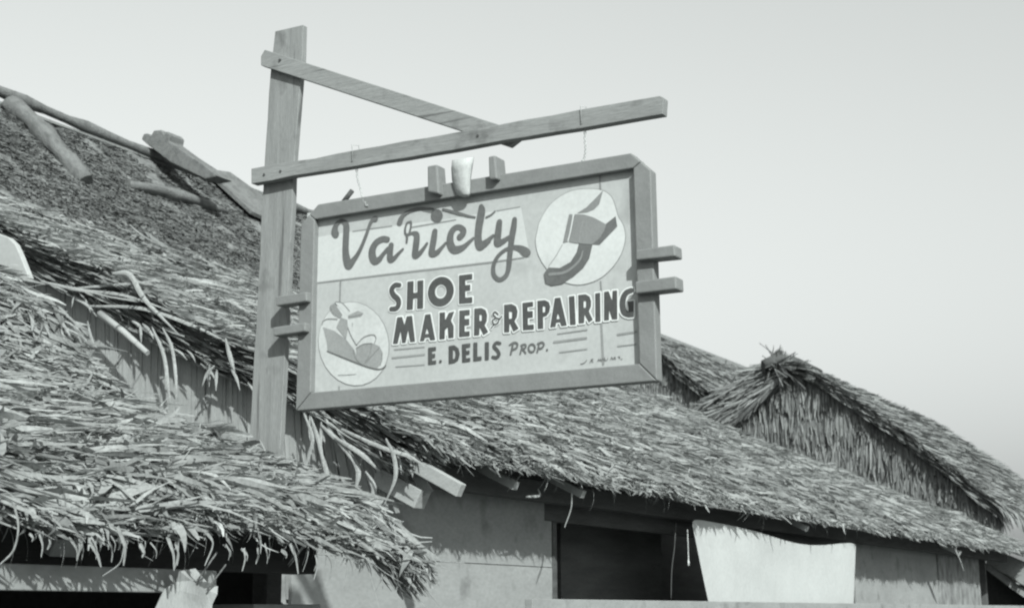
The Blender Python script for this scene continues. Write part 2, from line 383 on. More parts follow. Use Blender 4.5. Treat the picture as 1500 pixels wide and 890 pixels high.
for k in range(200):
    if k < 100:
        x = XG*(2.2)**random.random(); place_leaf(pB, x, random.uniform(.03, .16), random.gauss(0, .5), random.uniform(-.03, .03), roofB, random.uniform(.35, .6))
    elif k < 155:
        place_leaf(pB, XG+random.uniform(.02, .2), random.uniform(.1, 2.4), random.gauss(.25, .3), random.uniform(-.06, .02), roofB, random.uniform(.5, .8))
    else:
        x = XG*(1.9)**random.random(); place_leaf(pB, x, random.uniform(.2, 2.6), random.gauss(0, .6), random.uniform(.03, .06), roofB, random.uniform(.6, 1.0), .06)
# ridge
ry, rz = pB.P[-1]
rp = [(7.4+i*.74, ry+.04*math.sin(i*.9)-.04, rz+.06+.045*math.sin(i*.7+1)) for i in range(14)]
link('ridge_pole', tube_mesh('ridge_pole', subdiv(rp, 3), [.046+.009*math.sin(i*1.7)+.004*math.sin(i*4.1) for i in range(40)], 9, .12), M['log'], roofB)
rc = sheet('rear_slope', Prof([(8.6*K, 1.6*K), (7.7*K, 2.45*K), (7.05*K, 3.08*K)]), lambda s: XG+.2, lambda s: 11.6*K, .05, M['under'], houseB, 6, 12)

# gable wall of split palm strips (faces the camera over the left roof)
XW = 4.88*K
bpoly = [(K*a, EYE+K*b) for a, b in ((3.46, .6), (6.9, .6), (6.9, 2.6), (5.85, 1.85), (4.7, 1.27), (3.46, .67))]
gw = link('gable_wall', prism_mesh('gable_wall', bpoly, 0, XW+.02, XW+.05), M['strip'], houseB)
yv = 3.05
i = 0
def topB(y): return float(np.interp(y, pB.P[:, 0], pB.P[:, 1]))-.10
strips = []
yv = 3.17*K
while yv < 5.9*K:
    wd = random.uniform(.02, .045); z1 = topB(yv)+.03; z0 = EYE+.05+random.uniform(-.03, .03)
    if yv < 3.62*K: z0 = EYE+.30*K+(3.62*K-yv)*.36+random.uniform(-.05, .06)
    lean = random.gauss(.09, .018)+.07*math.sin(yv*3); dx = random.uniform(-.006, .006)
    V = [(XW+dx, yv-lean, z0), (XW+dx+random.uniform(-.008, .008), yv+wd-lean*random.uniform(.8, 1.2), z0+random.uniform(-.03, .03)), (XW+dx, yv+wd*1.02, z1), (XW+dx, yv, z1)]
    V += [(v[0]+.006, v[1], v[2]) for v in V]
    F = [[0, 1, 2, 3], [7, 6, 5, 4], [0, 4, 5, 1], [1, 5, 6, 2], [2, 6, 7, 3], [3, 7, 4, 0]]
    link('strip', mesh('strip', V, F), M['strip'], gw)
    yv += wd*.55
box('lower_gable_wall', (XW+.02, 3.46*K, .2), (XW+.05, 6.9*K, EYE+.6*K-.02), M['strip'], houseB, 0)

# front wall
YW = 3.42*K
def wx(px, py=830): return float(un(px, py, 1, YW)[0])
xw0, xw1, xw2, xw3 = wx(428), wx(809), wx(1252), wx(1372)
xw4 = wx(1432)
zc = float(un(720, 826, 1, YW)[2])
def wall(name, xa, xb, za, zb, m, y=YW, th=.02): return box(name, (xa, y, za), (xb, y+th, zb), m, houseB, .002)
wall('wall_board', xw0, xw1, EYE-.5, zc-.002, M['plaster'])
o = link('wall_board', prism_mesh('wall_board', [(xw0+.002, zc+.003), (xw1, zc+.003), (xw1, EYE+.66*K), (5.0*K, EYE+.66*K), (5.0*K, EYE+.26*K), (xw0+.002, EYE+.26*K)], 1, YW+.003, YW+.023), M['plaster'], houseB)
wall('wall_board', xw0, xw1, .02, EYE-.503, M['plaster'], YW+.001)
wall('wall_board', xw2, xw3, .02, EYE+.60*K, M['plaster'])
wall('rough_panel', xw3+.004, xw4, .02, EYE+.58*K, M['rough'], YW-.02, .06)
wall('wall_board', xw1+.002, xw2-.002, .02, EYE-.08, M['plaster'])
box('lintel', (xw1-.1, YW+.001, EYE+.435*K), (xw2+.1, YW+.05, EYE+.60*K), M['beam'], houseB)
fa = box('wall_plate', (4.98*K, YW-.17, EYE+.51*K), (16.5*K, YW-.06, EYE+.60*K), M['beam'], houseB)
YSL = 3.06*K
sl = box('window_sill', (float(un(780, 884, 1, YSL)[0]), YSL, float(un(900, 884, 1, YSL)[2])-.10), (xw4+2, YSL+.05, float(un(800, 876.5, 1, YSL)[2])), M['plaster'], houseB)
box('sill_shelf', (wx(809), YSL+.051, float(un(900, 884, 1, YSL)[2])-.06), (xw4+2, YW-.002, float(un(800, 877, 1, YSL)[2])-.02), M['beam'], houseB)
wf = box('window_post', (xw1+.002, YW-.006, EYE-.06), (xw1+.06, YW+.045, EYE+.435*K-.002), M['beam'], houseB)
xm = wx(905)
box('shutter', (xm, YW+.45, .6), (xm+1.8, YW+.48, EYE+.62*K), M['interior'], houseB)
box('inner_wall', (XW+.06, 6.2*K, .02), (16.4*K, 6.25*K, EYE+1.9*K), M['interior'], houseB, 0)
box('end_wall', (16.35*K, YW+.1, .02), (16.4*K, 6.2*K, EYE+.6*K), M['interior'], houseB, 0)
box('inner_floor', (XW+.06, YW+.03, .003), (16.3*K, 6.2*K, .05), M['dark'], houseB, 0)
# rafter ends
def rafter(endpx, X, lenm, wd, ht, slope=.5, nm='rafter', m='rafter', mat_=None, ax=0):
    e = un(endpx[0], endpx[1], ax, X); d = np.array([0, 1, slope]); d /= np.linalg.norm(d); nz = np.array([0, -d[2], d[1]]); x = np.array([1, 0, 0])
    V = []
    for t in (0, lenm):
        for a, b in ((0, 0), (wd, 0), (wd, ht), (0, ht)): V.append(e+d*t+x*a+nz*b)
    F = [[0, 1, 2, 3], [7, 6, 5, 4], [0, 4, 5, 1], [1, 5, 6, 2], [2, 6, 7, 3], [3, 7, 4, 0]]
    o = link(nm, mesh(nm, V, F), M[m], mat_ or houseB); return bevel(o, .004)
rafter((668, 727), 4.82*K, .46, .05, .07, .52)
rafter((606, 744), 4.85*K, .30, .10, .10, .50)
for px, X in (((751, 722), 5.45), ((850, 734), 6.15), ((1180, 783), 9.6), ((1405, 818), 13.8)):
    rafter((px[0], px[1]-5), 4.22, .7, .05, .05, .5, ax=1)
# loose leaves and vines about the corner, a bent light leaf on the verge, a hanging scrap by the window
for pix, X, w0 in ((((165, 400), (190, 402), (212, 438), (262, 490)), 4.72, .022), (((222, 478), (240, 520), (246, 565), (250, 592)), 4.74, .016),
                   (((238, 480), (252, 510), (258, 560), (257, 595)), 4.72, .014), (((128, 470), (133, 492), (140, 508)), 4.76, .012),
                   (((330, 495), (338, 525), (344, 545)), 4.73, .018), (((60, 412), (120, 425), (180, 432), (250, 455)), 4.72, .016),
                   (((130, 448), (210, 452), (290, 480), (345, 508)), 4.73, .016), (((110, 422), (180, 416), (240, 410)), 4.73, .014),
                   (((445, 605), (458, 640), (452, 668), (446, 690)), 4.74, .014), (((455, 610), (468, 650), (475, 690)), 4.75, .016),
                   (((470, 622), (500, 650), (520, 680)), 4.76, .018), (((490, 640), (530, 665), (556, 690)), 4.75, .018),
                   (((500, 628), (560, 655), (600, 668), (625, 685)), 4.74, .016), (((565, 642), (577, 668), (579, 700), (563, 738)), 4.66, .016),
                   (((540, 733), (556, 735), (562, 732)), 4.66, .02), (((510, 660), (525, 690), (518, 725)), 4.78, .02), (((535, 690), (548, 715), (540, 745)), 4.80, .02), (((470, 660), (480, 700), (478, 730)), 4.80, .02)):
    strip_leaf(pix, 0, X*K, w0*K, houseB)
for pix, Y, w0 in ((((838, 722), (836, 745), (827, 772)), 3.14, .028), (((770, 727), (790, 725), (788, 715)), 3.15, .012), (((893, 700), (900, 735)), 3.12, .01), (((1085, 742), (1108, 752)), 3.12, .022), (((1180, 758), (1192, 772)), 3.13, .03), (((1398, 800), (1412, 835)), 3.1, .05)):
    strip_leaf(pix, 1, Y*K, w0*K, houseB)
for k in range(26):                                     # strands hanging at the ragged corner
    x = random.uniform(440, 600); y = 588+(x-440)*.52+random.uniform(-6, 14); l = random.uniform(18, 60); b_ = random.gauss(9, 9)
    strip_leaf(((x, y), (x+b_*.5+random.uniform(-2, 2), y+l*.5), (x+b_, y+l)), 0, random.uniform(4.76, 4.85)*K, random.uniform(.008, .02), houseB)
for k in range(26):                                     # and along the verge over the gable
    x = random.uniform(70, 370); y = np.interp(x, [60, 150, 300, 420], [412, 446, 532, 574])+random.uniform(-6, 6); l = random.uniform(10, 34); b_ = random.gauss(8, 12)
    strip_leaf(((x, y), (x+b_*.6, y+l*.4), (x+b_, y+l)), 0, random.uniform(4.73, 4.8)*K, random.uniform(.008, .018), houseB)
tb = tube_mesh('bamboo_stick', [un(146, 459, 0, 4.74*K), un(180, 485, 0, 4.72*K), un(216, 517, 0, 4.69*K)], [.021, .019, .016], 8, .05)
link('bamboo_stick', tb, M['rafter'], houseB)

# logs and a notched plank lying on the steep old thatch
def on_roof(x, y, lift=0.0):
    """point of the upper roof seen at a photo pixel"""
    best = None
    for s in np.linspace(0, pB.len, 500):
        Y, Z = pB.pos(np.array([s])); p = un(x, y, 1, float(Y[0])); e = abs(p[2]-float(Z[0]))
        if best is None or e < best[0]: best = (e, s, p)
    s = best[1]; ty, tz = pB.frame(np.array([s])); return best[2]+np.array([0, -tz[0], ty[0]])*lift
lg = link('log', tube_mesh('log', subdiv([on_roof(8, 158, .04), on_roof(45, 190, .05), on_roof(85, 232, .05), on_roof(124, 270, .02)], 3), [.10+.012*math.sin(i*1.9)+.006*math.sin(i*5) for i in range(10)], 12, .22, .75), M['log'])
tag(lg, 'thick weathered log lying down the steep thatch at the left edge', 'log', 'logs weighing down the old thatch')
lg = link('log', tube_mesh('log', subdiv([on_roof(185, 272, .0), on_roof(230, 285, .025), on_roof(280, 297, .025), on_roof(330, 312, .0)], 3), [.06, .08, .085, .085, .085, .08, .075, .065, .055, .04], 10, .25, .7), M['log'])
tag(lg, 'slim half-buried log lying along the thatch below the ridge', 'log', 'logs weighing down the old thatch')
a = np.array([6.75, ry+.5, rz+.35]); 
pk = empty('plank', (6.9*K, 6.9*K, EYE+3.0*K))
def plank(p0, p1, p2, wd, th, nm, parent):
    """a flat plank from p0 to p1; its width points along p2"""
    p0, p1, p2 = map(np.array, (p0, p1, p2)); d = p1-p0; x = p2/np.linalg.norm(p2); nn = np.cross(d, x); nn /= np.linalg.norm(nn)
    V = [p0+x*a+nn*b for a, b in ((-wd/2, 0), (wd/2, 0), (wd/2, th), (-wd/2, th))]+[p1+x*a+nn*b for a, b in ((-wd/2, 0), (wd/2, 0), (wd/2, th), (-wd/2, th))]
    me = mesh(nm, V, [[0, 1, 2, 3], [7, 6, 5, 4], [0, 4, 5, 1], [1, 5, 6, 2], [2, 6, 7, 3], [3, 7, 4, 0]])
    bm = bmesh.new(); bm.from_mesh(me); bmesh.ops.recalc_face_normals(bm, faces=bm.faces); bm.to_mesh(me); bm.free()
    return bevel(link(nm, me, M['log'], parent), .008)
px_prism('board', [(207, 204), (210, 196), (216, 195), (221, 199), (225, 191), (236, 190), (240, 197), (245, 192), (249, 197), (247, 206), (270, 223), (296, 240), (320, 258), (300, 262), (250, 238), (216, 212)], 0, 7.45*K, 7.6*K, M['log'], pk, .01)
Vp = [on_roof(x, y, .07) for x, y in ((300, 258), (330, 262), (400, 312), (402, 338), (362, 320), (312, 274))]
me = mesh('board', Vp, [list(range(6))]); o = link('board', me, M['log'], pk); sm = o.modifiers.new('solid', 'SOLIDIFY'); sm.thickness = .035; sm.offset = 0
tag(pk, 'dark notched plank lying over the ridge pole with its end sticking up', 'plank')

# ------------------------------------------------------------------ left house: low shaggy roof in front
XA = 4.46
houseA = tag(empty('thatched_stall', (3.2, 3.2, 0)), 'low stall with shaggy thatch and dark interior in the lower left corner', 'house')
def dropA(x, s): return -.13*np.exp(-np.clip(XA-x, 0, None)/.22)*np.exp(-np.clip(s, 0, None)/.25)-.02*np.sin(x*5)*np.exp(-np.clip(s, 0, None)/.3)
pA = Prof([(2.83, .235), (2.92, .30), (3.04, .35), (3.46, .50), (3.76, .62), (4.22, .785), (4.46, .97), (4.62, 1.155), (4.79, 1.29), (5.05, 1.415), (5.8, 1.72)], dropA)
roofA = sheet('roof', pA, lambda s: 1.3, lambda s: XA-.05, .04, M['under'], houseA, 36, 26, s0=.035)
parts = []
def smA(lo, hi, xa=1.5, xb=XA-.04):
    return lambda n: (rng.uniform(lo, hi, n), rng.uniform(xa, xb, n))
kw = dict(xmax=XA+.03)
parts.append(tufts(pA, 4400, 5, smA(0, pA.len), .038, (.09, .24), (.011, .028), .35, .5, .42, .06, .05, .03, .24, 5, course=.36, **kw))
parts.append(tufts(pA, 1100, 4, smA(0, .16), .03, (.05, .15), (.009, .022), .2, .45, .35, .03, .03, .03, .25, 5, **kw))
parts.append(tufts(pA, 900, 3, smA(.05, pA.len), .05, (.05, .2), (.004, .010), .3, .9, .5, .05, .07, .03, .1, 5, 1.1, **kw))
parts.append(tufts(pA, 500, 5, smA(0, pA.len, XA-.22, XA), .03, (.08, .26), (.008, .018), .1, .25, .2, .02, .02, .03, .2, 5, **kw))
n = 1500
ss = rng.uniform(0, pA.len, n); xs = XA-rng.uniform(.0, .15, n)
parts.append(blades(pA, xs, ss, rng.uniform(.08, .24, n), rng.uniform(.008, .02, n), rng.normal(.1, .25, n), rng.uniform(-.10, .0, n), rng.uniform(-.01, .02, n), rng.normal(0, .5, n), tones(n, .2), seg=4, curl=rng.normal(-.05, .15, n), over=.03, **kw))
th = link('thatch', mesh_np('thatch', *join(parts)), M['thatch'], roofA); tag(th, 'pale shaggy palm thatch of the left roof', kind='stuff')
for k in range(220):
    if k < 130: place_leaf(pA, random.uniform(2.3, XA-.15), random.uniform(.02, .15), random.gauss(.0, .5), random.uniform(-.05, .03), roofA, random.uniform(.28, .55))
    else: place_leaf(pA, random.uniform(2.6, XA-.4), random.uniform(.15, 2.4), random.gauss(.0, .5), random.uniform(.02, .05), roofA, random.uniform(.35, .7), .05)
for pix, Y, w0 in ((((20, 735), (27, 770), (20, 805), (0, 826)), 2.72, .012), (((130, 790), (142, 810), (148, 830)), 2.78, .02), (((172, 770), (183, 800), (181, 828)), 2.76, .022), (((182, 800), (175, 825), (150, 843)), 2.75, .008),
                   (((245, 785), (254, 810), (255, 835)), 2.77, .022), (((262, 790), (260, 815), (256, 832)), 2.78, .014), (((205, 795), (211, 808), (208, 816)), 2.78, .022), (((298, 775), (312, 795), (300, 828)), 2.78, .016),
                   (((388, 795), (392, 815), (391, 825)), 2.8, .012), (((425, 795), (433, 815), (437, 840)), 2.8, .026), (((505, 800), (508, 830), (503, 865)), 2.8, .018), (((535, 820), (545, 850), (556, 892)), 2.8, .010), (((575, 830), (582, 845), (580, 872)), 2.8, .02), (((600, 835), (602, 850), (598, 864)), 2.8, .02)):
    strip_leaf(pix, 1, Y, w0, roofA)
for k in range(40):
    x = random.uniform(0, 600); y = 778+x*.06+max(0, x-430)*.12+random.uniform(-6, 6); l = random.choice([12, 18, 24, 34]); b_ = random.gauss(4, 8)
    strip_leaf(((x, y), (x+b_*.7+3, y+l*.5), (x+b_, y+l)), 1, random.uniform(2.77, 2.83), random.uniform(.006, .02), roofA)
for px, X in (((72, 815), 2.86), ((322, 822), 3.62)):
    rafter((px[0], px[1]), X, .5, .10, .05, .5, 'rafter', 'rafter', houseA)
def ax_(px, py, Y): return float(un(px, py, 1, Y)[0])
def az_(px, py, Y): return float(un(px, py, 1, Y)[2])
box('fascia_board', (1.2, 2.925, az_(150, 866, 2.925)), (ax_(318, 850, 2.925), 2.95, az_(150, 829, 2.925)), M['plaster'], houseA)
box('eave_beam', (1.2, 3.0, az_(400, 838, 3.0)), (ax_(464, 820, 3.0), 3.1, az_(400, 838, 3.0)+.12), M['dark'], houseA)
box('stall_post', (ax_(391, 860, 3.3), 3.3, .02), (ax_(413, 860, 3.3), 3.36, EYE+.3), M['beam'], houseA)
box('counter_ledge', (ax_(372, 885, 3.2), 3.2, az_(400, 892, 3.2)-.1), (ax_(470, 885, 3.2), 3.38, az_(400, 884, 3.2)), M['plaster'], houseA)
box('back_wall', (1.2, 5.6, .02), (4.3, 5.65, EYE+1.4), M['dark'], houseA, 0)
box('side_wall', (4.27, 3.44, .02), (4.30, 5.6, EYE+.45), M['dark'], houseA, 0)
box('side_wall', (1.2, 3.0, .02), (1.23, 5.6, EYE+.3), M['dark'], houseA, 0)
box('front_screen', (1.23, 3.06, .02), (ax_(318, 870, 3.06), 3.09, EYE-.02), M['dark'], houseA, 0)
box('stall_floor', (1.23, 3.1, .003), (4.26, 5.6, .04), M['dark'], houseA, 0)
# folded pale sheet on two cords under the left eave
sh = empty('hanging_sheet', tuple(un(290, 850, 1, 2.84))); tag(sh, 'pale folded palm sheet hung on two cords under the left eave', 'sheet')
V = []; F = []
rows = [[(262, 836), (285, 832), (302, 852), (318, 858)], [(258, 852), (280, 850), (298, 862), (317, 870)], [(240, 862), (268, 866), (290, 872), (310, 884)], [(226, 892), (255, 896), (285, 900), (308, 905)]]
for i, r in enumerate(rows):
    for j, (x, y) in enumerate(r): V.append(un(x, y, 1, 2.86+.015*((i+j) % 2)-.012*j))
for i in range(3):
    for j in range(3): F.append([i*4+j, i*4+j+1, i*4+j+5, i*4+j+4])
o = link('sheet', mesh('sheet', V, F), M['strip'], sh); sm = o.modifiers.new('solid', 'SOLIDIFY'); sm.thickness = .004
for a, b in (((318, 808), (289, 850)), ((331, 826), (303, 864))):
    link('cord', tube_mesh('cord', [un(a[0], a[1], 1, 2.80), un(b[0], b[1], 1, 2.83)], .0025, 6), M['log'], sh)
# smooth white sheet wedged above the left roof
o = px_prism('white_sheet', [(-80, 316), (-20, 335), (0, 343), (13, 348), (22, 357), (29, 372), (36, 390), (43, 407), (10, 420), (-80, 420)], 0, 4.62, 4.65, M['dull'], None, .004)
tag(o, 'smooth white sheet tucked between the two thatched roofs at the left edge', 'sheet')

# ------------------------------------------------------------------ far gabled houses
def gable_house(name, label, X, apex, lverge, rverge, rl, zbase, seed, wall_tone):
    ap = un(apex[0], apex[1], 0, X)
    h = tag(empty(name, (X, float(ap[1]), 0)), label, 'house')
    def prof(pix): return Prof([(float(un(x, y, 0, X)[1]), float(un(x, y, 0, X)[2])-EYE) for x, y in pix])
    pr = prof(rverge[::-1]+[apex]) if rverge else None
    for pp, sgn in ((pr, 1), (prof([apex]+lverge) if lverge else None, -1)):
        if pp is None: continue
        rf = sheet('roof', pp, lambda s: X, lambda s: X+rl, .13 if sgn > 0 else -.16, M['under'], h, 14, 10, .02)
        n = 5200 if sgn > 0 else 1600
        s = rng.uniform(-.02, pp.len, n); x = X+rl*rng.random(n)**1.6-.03
        tn = tones(n, .25)
        k = blades(pp, x, s, rng.uniform(.16, .5, n), rng.uniform(.02, .06, n), rng.normal(0 if sgn > 0 else math.pi, .5, n), rng.uniform(-.02, .05, n)*sgn, rng.uniform(0, .10, n)*sgn, rng.normal(0, .5, n), tn)
        n = 1400; s = rng.uniform(0, pp.len, n); x = X+rng.uniform(-.03, .15, n)
        k2 = blades(pp, x, s, rng.uniform(.12, .45, n), rng.uniform(.02, .055, n), rng.normal(-.1, .3, n), rng.uniform(-.16, .03, n)*sgn, rng.uniform(0, .05, n)*sgn, rng.normal(0, .5, n), tones(n, .3))
        t = link('thatch', mesh_np('thatch', *join([k, k2])), M['thatch_far'], rf); tag(t, kind='stuff')
    # gable wall with hanging leaf tiers
    pts = [(float(un(x, y, 0, X+.1)[1]), float(un(x, y, 0, X+.1)[2])) for x, y in ((lverge[::-1] if lverge else [])+[apex]+(rverge or []))]
    ys = [p[0] for p in pts]; ys_s = sorted(ys); zt = [z for _, z in sorted(pts)]
    poly = [(ys_s[0], zbase)]+sorted(pts)+[(ys_s[-1], zbase)]
    gwall = link('gable_wall', prism_mesh('gable_wall', poly, 0, X+.15, X+.2), M['under'], h)
    n = 5200; yy = rng.uniform(ys_s[0], ys_s[-1], n); top = np.interp(yy, ys_s, zt)-.02
    zz = top-rng.random(n)*np.maximum(top-zbase, .01)
    tier = .55; zz = np.where(rng.random(n) < .7, np.floor(zz/tier)*tier+tier*rng.uniform(.75, 1.1, n), zz); zz = np.minimum(zz, top)
    L = rng.uniform(.25, .6, n); W = rng.uniform(.025, .06, n); Vv = []; lean = rng.normal(.05, .12, n)
    u = np.linspace(0, 1, 4)[None, :]
    P = np.stack([(X+.13-.02*rng.random(n))[:, None]-.08*u*rng.random(n)[:, None], yy[:, None]+lean[:, None]*u*L[:, None]*(-1), zz[:, None]-u*L[:, None]], -1)
    wv = W[:, None]*(1-.6*u); a = rng.normal(0, .6, n)[:, None]
    side = np.stack([np.sin(a)*np.ones_like(u), np.cos(a)*np.ones_like(u), 0*u*np.ones_like(a)], -1)
    V = np.stack([P-side*wv[..., None]/2, P+side*wv[..., None]/2], 2).reshape(-1, 3)
    base = (np.arange(n)*8)[:, None]; k = np.arange(3)[None, :]*2; Q = np.stack([base+k, base+k+1, base+k+3, base+k+2], -1).reshape(-1, 4)
    t = link('leaf_cladding', mesh_np('leaf_cladding', V, Q, np.repeat(tones(n, .35, .5, 1.1)*wall_tone, 8)), M['thatch_far'], gwall); tag(t, kind='stuff')
    return h, ap
M['thatch_far'] = mat('far_thatch', .23, .25, 3, (1, 1, 1), .95, 0, tone=True, trans=.15, spec=.1)
XC = 18.5*K
hC, apC = gable_house('gabled_house', 'far gabled thatched house with shaggy gable at the right', XC, (1140, 528), [(1100, 585), (1050, 648), (1000, 710)], [(1200, 553), (1330, 640), (1465, 742)], 9.0, EYE+.8*K, 3, 1.0)
# thick rear verge with its pole
vp_ = pxpoly([(1118, 530), (1150, 518), (1160, 545), (1052, 652), (985, 622), (1040, 585)], 0, XC-.05)
vr = link('rear_verge', prism_mesh('rear_verge', vp_, 0, XC-.05, XC+.5), M['thatch_old2'] if 'thatch_old2' in M else M['under'], hC)
link('verge_pole', tube_mesh('verge_pole', [un(1052, 645, 0, XC-.12), un(1105, 590, 0, XC-.12), un(1150, 546, 0, XC-.12)], .055, 8, .12), M['log'], hC)
kn = tube_mesh('ridge_end', [un(1118, 534, 0, XC-.35), un(1138, 527, 0, XC-.1), un(1165, 531, 0, XC+.5), un(1200, 545, 0, XC+1.5)], [.07, .11, .10, .07], 12, .35)
link('ridge_end', kn, M['beam'], hC)
n = 1500
vpn = np.array(vp_); tt = rng.random((n, 2))
A_ = un(1118, 530, 0, XC-.08); B_ = un(985, 622, 0, XC-.08); C_ = un(1150, 548, 0, XC-.08); D_ = un(1055, 645, 0, XC-.08)
P0 = A_*((1-tt[:, :1])*(1-tt[:, 1:]))+B_*(tt[:, :1]*(1-tt[:, 1:]))+C_*((1-tt[:, :1])*tt[:, 1:])+D_*(tt[:, :1]*tt[:, 1:])
dirv = (B_-A_)/np.linalg.norm(B_-A_); L = rng.uniform(.15, .5, n)[:, None]; dd = dirv[None]+rng.normal(0, .25, (n, 3)); dd[:, 0] -= .12
P1 = P0+dd*L; sd2 = np.cross(dd, np.array([1, 0, 0.])+rng.normal(0, .4, (n, 3))); sd2 /= np.linalg.norm(sd2, axis=1, keepdims=True); wv = rng.uniform(.02, .05, n)[:, None]
V = np.stack([P0-sd2*wv/2, P0+sd2*wv/2, P1+sd2*wv*.2, P1-sd2*wv*.2], 1).reshape(-1, 3); Q = np.arange(4*n).reshape(-1, 4)
tag(link('verge_thatch', mesh_np('verge_thatch', V, Q, np.repeat(tones(n, .3), 4)), M['thatch_far'], vr), kind='stuff')
n = 420; c_ = un(1143, 538, 0, XC-.02); P0 = c_+rng.uniform(-1, 1, (n, 3))*np.array([.22, .16, .08]); dd = rng.normal(0, .5, (n, 3))+np.array([0, 0, -.35])+np.sign(rng.normal(0, 1, (n, 1)))*np.array([0, .7, 0]); L = rng.uniform(.12, .38, n)[:, None]; P1 = P0+dd*L
sd2 = np.cross(dd, rng.normal(0, 1, (n, 3))); sd2 /= np.linalg.norm(sd2, axis=1, keepdims=True)+1e-6; wv = rng.uniform(.02, .05, n)[:, None]
V = np.stack([P0-sd2*wv/2, P0+sd2*wv/2, P1+sd2*wv*.2, P1-sd2*wv*.2], 1).reshape(-1, 3)
tag(link('peak_thatch', mesh_np('peak_thatch', V, np.arange(4*n).reshape(-1, 4), np.repeat(tones(n, .6)*.75, 4)), M['thatch_far'], hC), kind='stuff')
hE, apE = gable_house('gabled_house', 'distant thatched gable half hidden behind the right edge of the sign', 21.0*K, (925, 478), [(860, 545), (820, 600)], [(1000, 545), (1085, 612)], 9.0, EYE+1.6*K, 5, 1.0)
# low roof of the next house at the right edge
XD = 16.9*K
hD = tag(empty('low_house', (XD, 2.6*K, 0)), 'low dark house with pale eave at the right edge', 'house')
pD = Prof([(float(un(x, y, 0, XD)[1]), float(un(x, y, 0, XD)[2])-EYE) for x, y in ((1560, 900), (1500, 862), (1446, 822))])
rD = sheet('roof', pD, lambda s: XD, lambda s: XD+4, .10, M['plaster'], hD, 6, 8, .01)
n = 1600; s = rng.uniform(0, pD.len+.2, n); x = XD+rng.uniform(-.05, 3, n)
tag(link('thatch', mesh_np('thatch', *blades(pD, x, s, rng.uniform(.1, .4, n), rng.uniform(.015, .05, n), rng.normal(0, .5, n), rng.uniform(0, .05, n), rng.uniform(0, .1, n), rng.normal(0, .5, n), tones(n))), M['thatch_far'], rD), kind='stuff')
box('front_wall', (XD+.31, 2.6*K, .02), (XD+4, 2.65*K, EYE+.1), M['dark'], hD, 0)
px_prism('gable_wall', [(1424, 812), (1446, 826), (1640, 958), (1640, 1120), (1424, 1120)], 0, XD+.25, XD+.3, M['dark'], hD, 0)
px_prism('verge_board', [(1440, 797), (1500, 822), (1560, 862), (1560, 898), (1500, 858), (1446, 824)], 0, XD-.05, XD+.05, M['plaster'], hD, .01)

# ------------------------------------------------------------------ cloth, cords in the window
YC = 3.17*K
top = [(1014, 758), (1045, 763), (1073, 769), (1100, 776), (1130, 785), (1165, 795), (1195, 799), (1225, 796), (1251, 793)]
V = []; F = []; nr = 10
for i, (x, y) in enumerate(top):
    a = un(x, y, 1, YC); xb = 1042+(1251-1042)*i/(len(top)-1); b = un(xb, 893, 1, YC)
    for j in range(nr+1):
        t = j/nr; p = a+(b-a)*t; p[1] += .012*math.sin(i*1.4+t*2)*(1-.3*t)+(.03*math.exp(-((i-1)-t*1.2)**2*3))+.010*math.sin(i*2.9+1)*math.exp(-t*2.5)+.012*math.exp(-((i-4.6)+t*2)**2*4); V.append(p)
for i in range(len(top)-1):
    for j in range(nr): F.append([i*(nr+1)+j, i*(nr+1)+j+1, (i+1)*(nr+1)+j+1, (i+1)*(nr+1)+j])
cl = link('hanging_cloth', mesh('hanging_cloth', V, F), M['cloth'])
for p in cl.data.polygons: p.use_smooth = True
m_ = cl.modifiers.new('sub', 'SUBSURF'); m_.levels = m_.render_levels = 2
tag(cl, 'white cloth hanging across the right half of the dark window', 'cloth')
ct = link('pull_cord', tube_mesh('pull_cord', [un(1007, 775, 1, YC), un(1008, 800, 1, YC), un(1008.5, 818, 1, YC), un(1008.5, 822, 1, YC), un(1008.5, 828, 1, YC)], [.003, .003, .0035, .008, .007], 8), M['string'])
tag(ct, 'short pull cord with a knob hanging beside the white cloth', 'cord')
ct = link('long_string', tube_mesh('long_string', subdiv([un(990, 765, 1, YC+.05), un(988, 800, 1, YC+.04), un(984, 835, 1, YC+.05), un(983, 876, 1, YC+.05)], 4), .0035, 6), M['beam'])
tag(ct, 'thin dull string hanging down the dark window opening', 'string')

# ------------------------------------------------------------------ bracket: post, arm, brace
XS = 4.564
br = tag(empty('sign_bracket', (4.62, 3.66, 0)), 'tall weathered wooden post with arm and slanting brace holding the sign', 'bracket')
pp = [(403, 46), (444, 36.5), (442.6, 88), (440, 114), (431, 227), (428, 300), (420, 440), (415, 560), (409, 665), (363, 665), (370, 560), (377, 440), (387, 246), (396.6, 102)]
poly = pxpoly(pp, 0, 4.606)
b1, b0 = poly[8], poly[9]; poly = poly[:9]+[(b1[0]+.02, 0.0), (b0[0]+.02, 0.0)]+poly[9:]
o = link('post', prism_mesh('post', rough_poly(poly, .09, .0018), 0, 4.606, 4.634), M['wood_v'], br); bevel(o, .002)
o = link('arm', prism_mesh('arm', rough_poly(pxpoly([(368, 247), (966, 140.5), (972, 143), (970.5, 167), (368, 269)], 0, 4.565), .1, .0016), 0, 4.565, 4.605), M['wood_h'], br); bevel(o, .002)
bp_ = pxpoly([(382.5, 83), (388, 73), (726, 180), (760, 197), (741, 212), (673, 190), (382.5, 96)], 0, 4.58)
fy = lambda p: (bp_[0][0]-p[0])/(bp_[0][0]-bp_[3][0])
o = link('brace', prism_mesh('brace', bp_, 0, [4.578+.029*fy(p) for p in bp_], [4.604+.029*fy(p) for p in bp_]), M['wood_h'], br); bevel(o, .002)
